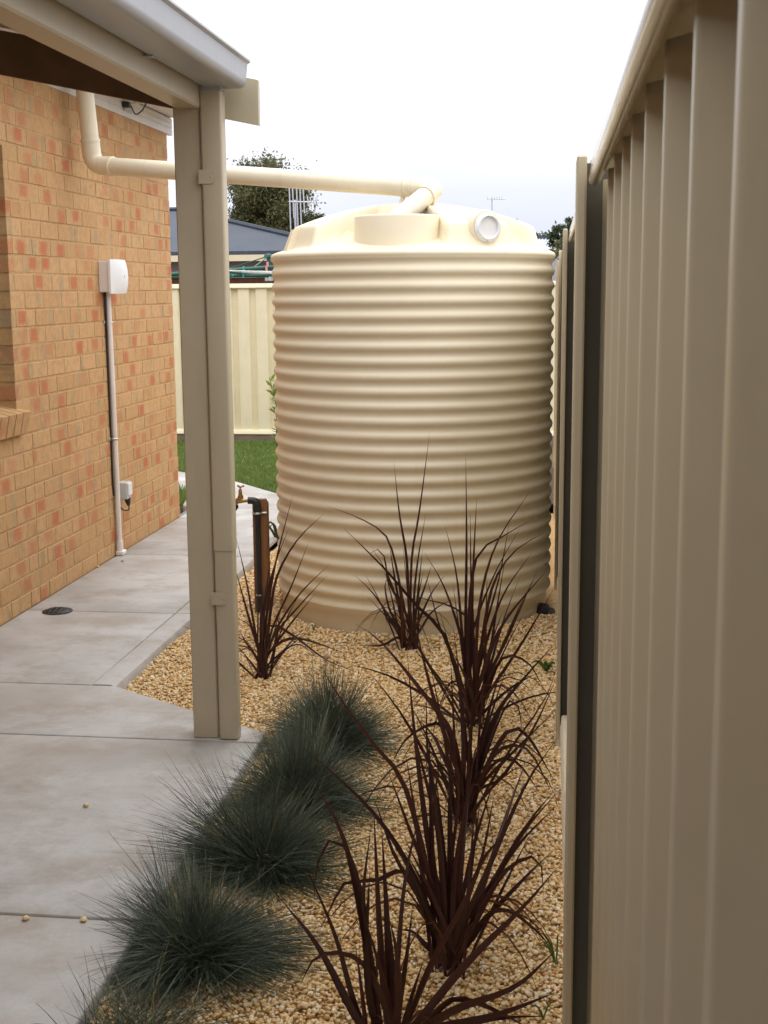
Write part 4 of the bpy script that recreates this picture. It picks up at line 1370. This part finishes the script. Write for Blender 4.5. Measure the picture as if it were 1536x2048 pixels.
T2 = [[(815, 800), (820, 560), (850, 380), (895, 32)], [(805, 780), (795, 560), (765, 380), (742, 158)], [(825, 800), (840, 600), (878, 378)], [(790, 800), (740, 560), (700, 465), (600, 400), (455, 345)],
      [(800, 820), (720, 670), (700, 560), (652, 525), (645, 585)], [(780, 850), (745, 650), (722, 505)], [(775, 880), (720, 780), (705, 665), (760, 690)], [(765, 905), (690, 940), (588, 998)],
      [(775, 890), (735, 830), (705, 812), (720, 860)], [(840, 850), (900, 720), (960, 640)], [(850, 880), (910, 790), (1000, 740)], [(830, 820), (870, 700), (905, 590)]]
cordyline((820, 1299), zoomA, T2, 12, .0130, 'tall dark red cordyline standing right against the front of the tank', .62, .05, 6)
T3 = [[(1045, 900), (1050, 500), (1048, 122)], [(1090, 1000), (1110, 740), (1180, 500), (1325, 280)], [(1070, 900), (1080, 600), (1095, 312)], [(1100, 1000), (1190, 650), (1238, 395)], [(1035, 900), (1010, 640), (960, 428)],
      [(1110, 1000), (1160, 700), (1250, 545), (1385, 458)], [(1100, 1050), (1200, 740), (1330, 545)], [(1110, 1100), (1200, 860), (1410, 600)], [(1110, 1150), (1230, 900), (1355, 615)], [(1120, 1180), (1280, 940), (1430, 690)],
      [(1060, 950), (1090, 580), (1200, 480), (1340, 400)], [(1030, 1150), (960, 900), (830, 760), (700, 610), (520, 432)], [(1080, 880), (1000, 780), (900, 750), (800, 720)], [(1040, 950), (960, 700), (870, 540)],
      [(1060, 1000), (1100, 820), (1180, 620), (1280, 440)], [(1020, 1050), (940, 860), (880, 640)], [(1080, 900), (1070, 620), (1068, 370)], [(1120, 1200), (1200, 1000), (1310, 1010), (1390, 1140)]]
cordyline((948, 1452), zoomA, T3, 20, .0135, 'bushy dark red cordyline in the middle of the row along the fence', .72, .16, 14)
T4 = [[(930, 800), (880, 560), (750, 370), (520, 90), (385, -5)], [(1000, 800), (1100, 470), (1260, 260), (1430, 92)], [(1000, 850), (1130, 780), (1300, 520), (1483, 272)], [(1010, 850), (1180, 660), (1450, 440)],
      [(915, 800), (880, 600), (820, 500), (650, 580), (550, 760)], [(920, 850), (850, 700), (780, 560), (690, 470)], [(960, 800), (980, 520), (1010, 260)], [(940, 700), (930, 450), (900, 200)], [(980, 800), (1060, 480), (1140, 180)],
      [(930, 820), (870, 640), (800, 420), (720, 120), (690, -40)], [(1000, 800), (1080, 560), (1200, 280)], [(1010, 850), (1150, 560), (1260, 560), (1420, 800)], [(1010, 820), (1120, 640), (1270, 640), (1400, 880)],
      [(1000, 850), (1100, 700), (1210, 700), (1330, 860)], [(1000, 820), (1150, 420), (1220, 420), (1240, 600)], [(900, 900), (830, 780), (760, 770), (640, 830)]]
cordyline((932, 1642), zoomB, T4, 18, .0140, 'dark red cordyline with arching leaves touching the fence bottom rail', .72, .14, 14)
T5 = [[(790, 1400), (640, 830), (470, 600), (290, 350), (203, 192)], [(780, 1500), (660, 1230), (450, 930), (75, 588)], [(820, 1400), (760, 1120), (690, 560), (652, 155)], [(950, 1500), (1040, 1300), (1250, 830), (1485, 570)],
      [(960, 1500), (1050, 1380), (1250, 1060), (1483, 862)], [(970, 1560), (1180, 1180), (1480, 925)], [(970, 1600), (1280, 1270), (1490, 1145)], [(840, 1300), (800, 900), (755, 640), (750, 330)], [(870, 1300), (870, 800), (885, 520)],
      [(900, 1300), (960, 900), (1000, 620)], [(780, 1500), (600, 1200), (540, 1050), (480, 880)], [(850, 1300), (800, 1000), (660, 450)], [(930, 1400), (1000, 1100), (1100, 780)], [(800, 1400), (700, 1150), (560, 770), (540, 720)],
      [(930, 1500), (1040, 1200), (1190, 1040)], [(960, 1640), (1120, 1450), (1330, 1580), (1480, 1740)], [(960, 1620), (1140, 1280), (1320, 1190), (1350, 1400)], [(790, 1560), (640, 1240), (560, 1290), (430, 1310), (330, 1320), (200, 1570)],
      [(760, 1650), (680, 1570), (600, 1560)], [(820, 1200), (790, 900), (830, 640)], [(880, 1200), (920, 850), (880, 580)]]
cordyline((897, 1937), zoomB, T5, 17, .0150, 'large dark red cordyline between two fescue clumps and the fence', .62, .12, 10)
T6 = [[(500, 1990), (420, 1500), (320, 1080), (175, 803)], [(420, 2010), (290, 1590), (130, 1230)], [(545, 1980), (510, 1500), (480, 940)], [(490, 1980), (430, 1450), (465, 1035)], [(580, 1980), (640, 1320), (735, 890)], [(560, 1980), (545, 1500), (520, 1035)],
      [(470, 2000), (420, 1420), (300, 1080), (190, 1220), (175, 1430)], [(410, 2040), (200, 1650), (0, 1400)], [(600, 2000), (650, 1650), (680, 1420)], [(640, 2040), (770, 1720), (1000, 1280), (1100, 850)], [(680, 2060), (950, 1740), (1250, 1440), (1492, 1240)],
      [(720, 2080), (900, 1960), (1200, 1850), (1490, 1660)], [(700, 2080), (880, 1910), (1080, 1960), (1300, 2080)], [(740, 2090), (1100, 2000), (1485, 1882)], [(560, 2020), (420, 1720), (200, 1690), (100, 1850)], [(600, 2000), (600, 1700), (560, 1500)],
      [(640, 2030), (660, 1920), (640, 2000)], [(480, 2020), (440, 1700), (460, 1250)]]
cordyline((775, 2110), zoomB, T6, 7, .0170, 'dark red cordyline with the widest leaves at the open end of the row', .48, .10, 4)

def fescue(base_px, rad, nb, label, z=-0.03, hk=0.92, sparse=False):
    bp = on_z(*base_px, z)
    n = nb
    az = rng.uniform(0, 2 * np.pi, n)
    el = np.arccos(rng.uniform(0.02, 1.0, n) ** 0.85)        # tilt from vertical
    ph = rng.uniform(0, 6.28, 4)
    lob = 1.0 + .16 * np.sin(2 * az + ph[0]) + .13 * np.sin(3 * az + ph[1]) + .08 * np.sin(7 * az + ph[2])
    ln = rad * (0.30 + 0.75 * rng.uniform(0, 1, n) ** .55) * lob
    crown = rng.normal(0, .030, (6, 2)); ck = rng.integers(0, 6, n)
    d = np.stack([np.sin(el) * np.cos(az), np.sin(el) * np.sin(az), np.cos(el) * hk], -1)
    hz = np.stack([np.cos(az), np.sin(az), np.zeros(n)], -1)
    root = np.stack([bp[0] + crown[ck, 0] + rng.normal(0, .020, n), bp[1] + crown[ck, 1] + rng.normal(0, .020, n), np.full(n, z - .01)], -1)
    sag = rng.uniform(.10, .50, n) * np.sin(el) * (1.0 + .5 * np.sin(az * 2 + ph[3]))
    seg = 4
    side = np.cross(d, np.stack([rng.normal(0, 1, n), rng.normal(0, 1, n), rng.normal(0, .3, n)], -1))
    side /= np.linalg.norm(side, axis=1, keepdims=True) + 1e-9
    wd = rng.uniform(.0008, .0014, n)
    rows = []
    for k in range(seg + 1):
        q = k / seg
        c = root + d * (ln * q)[:, None] + hz * (sag * .25 * q * q * ln)[:, None]
        c[:, 2] -= sag * q ** 2.2 * ln
        c[:, 2] = np.maximum(c[:, 2], z - .01 + .02 * q + rng.uniform(0, .012, n) * (q > 0))
        w_ = wd * (1 - .85 * q ** 2)
        rows.append(c - side * w_[:, None]); rows.append(c + side * w_[:, None])
    V = np.stack(rows, 1)
    k2 = 2 * (seg + 1)
    q = np.array([(2 * i, 2 * i + 1, 2 * i + 3, 2 * i + 2) for i in range(seg)])
    Fq = (q[None] + (np.arange(n) * k2)[:, None, None]).reshape(-1, 4)
    me = np_mesh('fescue_clump', V.reshape(-1, 3), Fq, True, {'lrnd': np.repeat(rng.uniform(0, 1, n), k2)})
    root_ = thing('fescue_clump', label, 'grass clump', (bp[0], bp[1], z), 'blue fescue clumps along the slab edge')
    me.materials.append(MATS['fescue_blade']); me.materials.append(MATS['fescue_straw'])
    me.polygons.foreach_set('material_index', np.repeat((rng.uniform(0, 1, n) < .05).astype(np.int32), seg))
    link('blades', me, None, root_)
    st = MB()
    for k in range(5 if not sparse else 2):
        a = random.uniform(0, 6.28); t_ = random.uniform(.35, .85); l_ = rad * random.uniform(1.0, 1.25)
        b = Vector((bp[0], bp[1], z))
        dd = Vector((math.sin(t_) * math.cos(a), math.sin(t_) * math.sin(a), math.cos(t_)))
        st.tube([b, b + dd * l_ * .5, b + dd * l_ - Vector((0, 0, .12 * l_))], [.0009, .0008, .0005], 4)
    st.build('seed_stalks', 'fescue_straw', root_)
fescue((655, 1488), .305, 3800, 'blue green fescue clump directly behind the verandah post foot', hk=1.05)
fescue((600, 1612), .305, 4000, 'blue green fescue clump beside the verandah post foot', hk=1.05)
fescue((515, 1738), .290, 4000, 'blue green fescue clump between two others along the slab edge', hk=1.0)
fescue((380, 1900), .315, 5200, 'widest blue green fescue clump spilling over the slab edge', hk=0.74)
fescue((262, 2095), .25, 480, 'thin sparse fescue clump at the slab edge', sparse=True)

# weeds by the fence and green sprigs
def weed(base_px, label, n, ln, wd, mat='weed_leaf', z=-.035, name='weed', up=.6, cat='weed'):
    bp = on_z(*base_px, z)
    t_ = thing(name, label, cat, (bp[0], bp[1], z))
    for k in range(n):
        a = random.uniform(0, 6.28); l_ = ln * random.uniform(.6, 1.1)
        h_ = Vector((math.cos(a), math.sin(a), 0)); b = Vector((bp[0], bp[1], z))
        pts = [b, b + h_ * l_ * .3 + Vector((0, 0, l_ * up * .8)), b + h_ * l_ * .65 + Vector((0, 0, l_ * up)), b + h_ * l_ * .9 + Vector((0, 0, l_ * up * .7))]
        pts = [Vector((min(p.x, .034), p.y, p.z)) for p in pts]
        link('leaf', leaf_mesh(pts, wd * random.uniform(.7, 1.1), .3, seg=6), mat, t_)
weed((1092, 1342), 'low green weed with broad leaves at the fence foot', 7, .075, .022)
weed((1112, 1930), 'thin green grass weed sprouting by the fence bottom rail', 5, .08, .006, up=.9)
weed((1086, 2040), 'tiny green seedling in the gravel by the fence', 4, .05, .005, up=1.0)
weed((627, 1266), 'tiny grass shoot at the foot of the tank', 2, .05, .006, up=1.1)
weed((556, 1085), 'green strap leaved plant half hidden behind the tank', 9, .22, .018, mat='dark_leaf', up=.75, name='strap_plant', cat='plant')

# leafy shrub peeking out behind the tank
def shrub():
    bp = Vector((-1.75, 9.85, -0.03))
    q0 = on_y(556, 800, bp.y)
    bp.x = q0[0] + .015
    s_ = thing('leafy_shrub', 'bright green leafy shrub peeping out from behind the tank', 'shrub', bp)
    stm = MB(); lv = []; lf = []; lr = []
    for k in range(7):
        a = random.uniform(0, 6.28); top = Vector((bp.x + -.085 + .055 * k, bp.y + random.uniform(-.12, .12), random.uniform(.70, .98)))
        pts = [bp, bp.lerp(top, .5) + Vector((random.uniform(-.05, .05), 0, .05)), top]
        stm.tube(pts, [.006, .004, .002], 6)
        for j in range(38):
            t_ = random.uniform(.35, 1.0)
            p = pts[0].lerp(pts[1], t_ * 2) if t_ < .5 else pts[1].lerp(pts[2], t_ * 2 - 1)
            d = Vector((random.uniform(-1, 1), random.uniform(-1, 1), random.uniform(-.1, .8))).normalized()
            l_ = random.uniform(.045, .08); sd_ = d.cross(Vector((random.random(), random.random(), random.random()))).normalized() * l_ * .22
            o_ = len(lv)
            lv += [p, p + d * l_ * .45 + sd_, p + d * l_, p + d * l_ * .45 - sd_]
            lf.append((o_, o_ + 1, o_ + 2, o_ + 3)); lr += [random.random()] * 4
    stm.build('stems', 'bark', s_)
    me = np_mesh('foliage', np.array([tuple(p) for p in lv]), np.array(lf), False, {'lrnd': np.array(lr)})
    tag(link('foliage', me, 'shrub_leaf', s_))
shrub()

# ------------------------------------------------------------------ BEYOND THE FENCES
# neighbour's house with slate-grey hip roof
NY = 24.0
ec = on_y(700, 501, NY)
ez = float(ec[2])
nb = thing('neighbour_house', 'low neighbouring house with slate grey hipped roof and cream fascia', 'house', (-9, NY + 4, 0))
x1, x0 = float(ec[0]), -22.0
y0, y1 = NY, NY + 9.0
pit = 0.232
hr = 4.5
m = MB()
v = [(x0, y0, ez), (x1, y0, ez), (x1, y1, ez), (x0, y1, ez), (x0 + hr, y0 + hr, ez + hr * pit), (x1 - hr, y0 + hr, ez + hr * pit)]
m.add(v, [(0, 1, 5, 4), (1, 2, 5), (2, 3, 4, 5), (3, 0, 4), (0, 3, 2, 1)])
rfn = m.build('roof', 'roof_slate', nb)
m = MB(); m.tube([(x1 + .02, y0 - .02, ez + .03), (x1 - hr, y0 + hr, ez + hr * pit + .03)], .05, 6)
m.tube([(x1 - hr, y0 + hr, ez + hr * pit + .03), (x0 + hr, y0 + hr, ez + hr * pit + .03)], .05, 6)
m.build('ridge_cap', 'roof_slate', rfn)
MB().box(x0, x1 + .06, y0 - .13, y0 - .01, ez - .055, ez + .01).build('gutter', 'roof_slate', nb)
MB().box(x0, x1, y0 - .128, y0 + .04, ez - .17, ez - .056).build('fascia', 'cream_fascia', nb)
MB().box(x0 + .5, x1 - .5, y0 + .5, y1 - .5, -.1, ez - .05).build('wall', 'brown_brick_far', nb)
MB().box(x1 - 6.0, x1 - 1.2, y0 + .44, y0 + .49, 1.80, ez - .06).build('roller_door', 'grey_panel', nb)

# television antennas
def antenna(px, py_, Y, label, mast_h, span, elems, up_=True):
    q = on_y(px, py_, Y)
    t_ = thing('tv_antenna', label, 'antenna', (q[0], Y, q[2] - mast_h))
    MB().tube([(q[0], Y, q[2] - mast_h), (q[0], Y, q[2] + .03)], .022, 8).build('mast', 'galv', t_)
    MB().tube([(q[0] + span[0], Y - .03, q[2]), (q[0] + span[1], Y - .03, q[2] - .03)], .016, 6).build('boom', 'galv', t_)
    for dx, hh in elems:
        MB().tube([(q[0] + dx, Y - .045, q[2] - hh), (q[0] + dx - .02, Y - .045, q[2] + hh)], .013, 6).build('element', 'galv', t_)
antenna(590, 403, 26.5, 'silver television antenna rising from the slate grey roof', 1.1, (-.12, .50), [(-.09, .58), (-.02, .33), (.06, .50), (.13, .50), (.20, .24), (.28, .10), (.34, .08), (.40, .07), (.46, .06)])
antenna(984, 397, 45, 'dark distant television antenna on a thin mast above the tank', 2.2, (-.16, .45), [(-.14, .06), (.0, .05), (.10, .05), (.18, .05), (.26, .05), (.34, .04)])

# rotary clothesline next door
HY = 16.2
hc_ = on_y(537, 512, HY)
ho = thing('rotary_clothesline', 'dark green rotary clothesline standing beyond the cream fence', 'clothesline', (hc_[0], HY, -.1))
MB().tube([(hc_[0], HY, -.12), (hc_[0], HY, hc_[2])], .028, 12).build('mast', 'hoist_green', ho, smooth=50)
MB().lathe([(.0001, .03), (.05, .02), (.06, -.01), (.0001, -.01)], (hc_[0], HY, hc_[2]), 16).build('cap', 'hoist_green', ho)
hubz = on_y(537, 552, HY)[2]
MB().tube([(hc_[0], HY, hubz - .06), (hc_[0], HY, hubz + .02)], .055, 12).build('hub', 'galv', ho, smooth=50)
ends = []
for a in (172, 262, 352, 82):
    e_ = Vector((hc_[0] + 1.75 * math.cos(R_(a)), HY + 1.75 * math.sin(R_(a)), hubz + .05))
    ends.append(e_)
    MB().tube([(hc_[0], HY, hubz), tuple(e_)], .022, 10).build('arm', 'hoist_green', ho, smooth=50)
    mid = Vector((hc_[0], HY, hubz)).lerp(e_, .45)
    MB().tube([(hc_[0], HY, hc_[2]), tuple(mid)], .008, 6).build('stay', 'hoist_green', ho)
for k, s_ in enumerate((1.0, .86, .72, .58, .44)):
    m = MB()
    for i in range(4):
        c0 = Vector((hc_[0], HY, hubz + .02)); a = c0.lerp(ends[i], s_); b = c0.lerp(ends[(i + 1) % 4], s_)
        m.tube([tuple(a), tuple(a.lerp(b, .5) - Vector((0, 0, .03))), tuple(b)], .005, 5)
    m.build('line', 'hoist_line', ho)
# outer frame rails seen as the two green bars
for (pa, pb, rr) in (((455, 541), (556, 534), .026), ((455, 552), (545, 550), .018)):
    m = MB(); a = on_y(*pa, HY - .9); b = on_y(*pb, HY - .9); a2 = a + (a - b) * 1.4
    m.tube([tuple(a2), tuple(b + (b - a) * .3)], rr, 10); m.build('rail', 'hoist_green', ho, smooth=50)
for (px, py_, mt) in ((487, 537, 'peg_teal'), (466, 547, 'peg_teal'), (486, 549, 'peg_teal'), (535, 528, 'peg_pink'), (533, 536, 'peg_pink')):
    q = on_y(px, py_, HY - .93)
    MB().bbox(q[0] - .012, q[0] + .012, q[1] - .008, q[1] + .008, q[2] - .035, q[2] + .025, .003).build('peg', mt, ho)

# trees
def tree(name, center_px, Y, rx_, rz_, ground, label, mat, nclump, nleaf, lsz, trunk=True, seed=1, cat='tree', group=None):
    rg = np.random.default_rng(seed)
    c = on_y(*center_px, Y)
    t_ = thing(name, label, cat, (c[0], Y, ground), group)
    tr = MB()
    tr.tube([(c[0], Y, ground), (c[0] + .1 * rx_, Y, ground + (c[2] - ground) * .5), (c[0], Y, c[2])], [.10 * rx_ + .03, .08 * rx_ + .02, .03 * rx_ + .01], 8)
    cs = []
    for k in range(nclump):
        while True:
            p = rg.uniform(-1, 1, 3)
            if .30 < np.linalg.norm(p) < 1.0: break
        p = p * np.array([rx_, rx_, rz_]) * (1 + .12 * rg.normal())
        cs.append(p)
        if k % 3 == 0:
            tr.tube([(c[0], Y, c[2] - rz_ * .55), (c[0] + p[0] * .5, Y + p[1] * .5, c[2] + p[2] * .45), (c[0] + p[0], Y + p[1], c[2] + p[2])], [.035 * rx_, .02 * rx_, .006 * rx_], 5)
    tr.build('trunk', 'bark', t_)
    cs = np.array(cs)
    n = nleaf
    ci = rg.integers(0, nclump, n)
    cr_ = rx_ * rg.uniform(.16, .30, nclump)
    P_ = cs[ci] + rg.normal(0, 1, (n, 3)) * cr_[ci][:, None] * np.array([1, 1, .75]) * .62
    P_ += np.array([c[0], Y, c[2]])
    d = rg.normal(0, 1, (n, 3)); d[:, 2] -= .5; d /= np.linalg.norm(d, axis=1, keepdims=True)
    s_ = np.cross(d, rg.normal(0, 1, (n, 3))); s_ /= np.linalg.norm(s_, axis=1, keepdims=True)
    l_ = lsz * rg.uniform(.6, 1.3, n)
    V = np.stack([P_, P_ + d * (l_ * .45)[:, None] + s_ * (l_ * .22)[:, None], P_ + d * l_[:, None], P_ + d * (l_ * .45)[:, None] - s_ * (l_ * .22)[:, None]], 1)
    F_ = np.arange(n * 4).reshape(-1, 4)
    cv_ = rg.uniform(0, 1, nclump)
    me = np_mesh('crown', V.reshape(-1, 3), F_, False, {'lrnd': np.repeat(np.clip(cv_[ci] * .7 + rg.uniform(0, .3, n), 0, .999), 4)})
    link('crown', me, mat, t_)
tree('gum_tree', (540, 420), 60, 1.95, 1.85, -.1, 'rounded olive green gum tree behind the slate grey roof', 'gum_leaf', 120, 34000, .17, seed=4)
tree('gum_tree', (628, 452), 62, .75, .6, -.1, 'small low gum tree beside the rounded one behind the tank', 'gum_leaf', 22, 2200, .18, seed=9)
tree('round_tree', (1128, 478), 42, .42, .55, -.1, 'dark green bushy tree showing above the side fence', 'dark_leaf', 26, 2600, .12, seed=5)
tree('round_tree', (1140, 453), 44, .35, .22, -.1, 'dark green tree top just clear of a fence post', 'dark_leaf', 14, 1200, .12, seed=6)
tree('pale_tree', (1123, 500), 40, .30, .40, -.1, 'pale grey green small tree in front of the white roof', 'pale_leaf', 18, 900, .11, seed=7)
tree('hedge_bush', (1093, 478), 56, .75, .14, -.1, 'low dark hedge along the ridge of the far white roof', 'dark_leaf', 20, 1500, .14, seed=8, cat='bush')
tree('hedge_bush', (1072, 478), 57, .16, .12, -.1, 'tiny round bush at the end of the far white roof', 'dark_leaf', 8, 400, .12, seed=10, cat='bush')

# far shed with pale ribbed roof
SY = 52.0
fs_ = thing('far_shed', 'distant shed with a pale blue grey corrugated roof', 'shed', (0.4, SY, 0))
qa = on_y(1052, 479, SY); qb = on_y(1200, 479, SY); qc = on_y(1052, 503, SY - 3)
m = MB()
nrib = 46
top = []; bot = []
for i in range(nrib * 2):
    t_ = i / (nrib * 2 - 1); x = qa[0] + (qb[0] - qa[0]) * t_; h_ = .03 if i % 4 < 2 else 0
    top.append((x, SY, qa[2] + h_)); bot.append((x, SY - 3, qc[2] + h_))
n = len(top)
m.add(top + bot, [(i, i + 1, n + i + 1, n + i) for i in range(n - 1)])
m.build('roof', 'roof_light', fs_)
MB().box(qa[0] + .1, qb[0] - .1, SY - 2.9, SY + 2, -.1, qc[2] - .05).build('wall', 'grey_panel', fs_)
MB().box(qa[0], qb[0], SY - .02, SY + .15, qa[2] + .02, qa[2] + .10).build('ridge_cap', 'roof_slate', fs_)
# small flag on a stick beyond the tank
q = on_y(1033, 452, 30)
fl = thing('small_flag', 'tiny dark red flag on a thin stick beyond the tank', 'flag', (q[0], 30, -.1))
MB().tube([(q[0], 30, -.12), (q[0] + .01, 30, q[2] + .16)], .010, 6).build('stick', 'bark', fl)
m = MB(); m.add([(q[0], 29.99, q[2] - .02), (q[0] + .05, 29.97, q[2] + .03), (q[0] + .04, 29.99, q[2] + .10), (q[0], 30.0, q[2] + .08), (q[0] - .03, 29.98, q[2] + .02)], [(0, 1, 2, 3, 4)])
m.build('cloth', 'flag_red', fl)
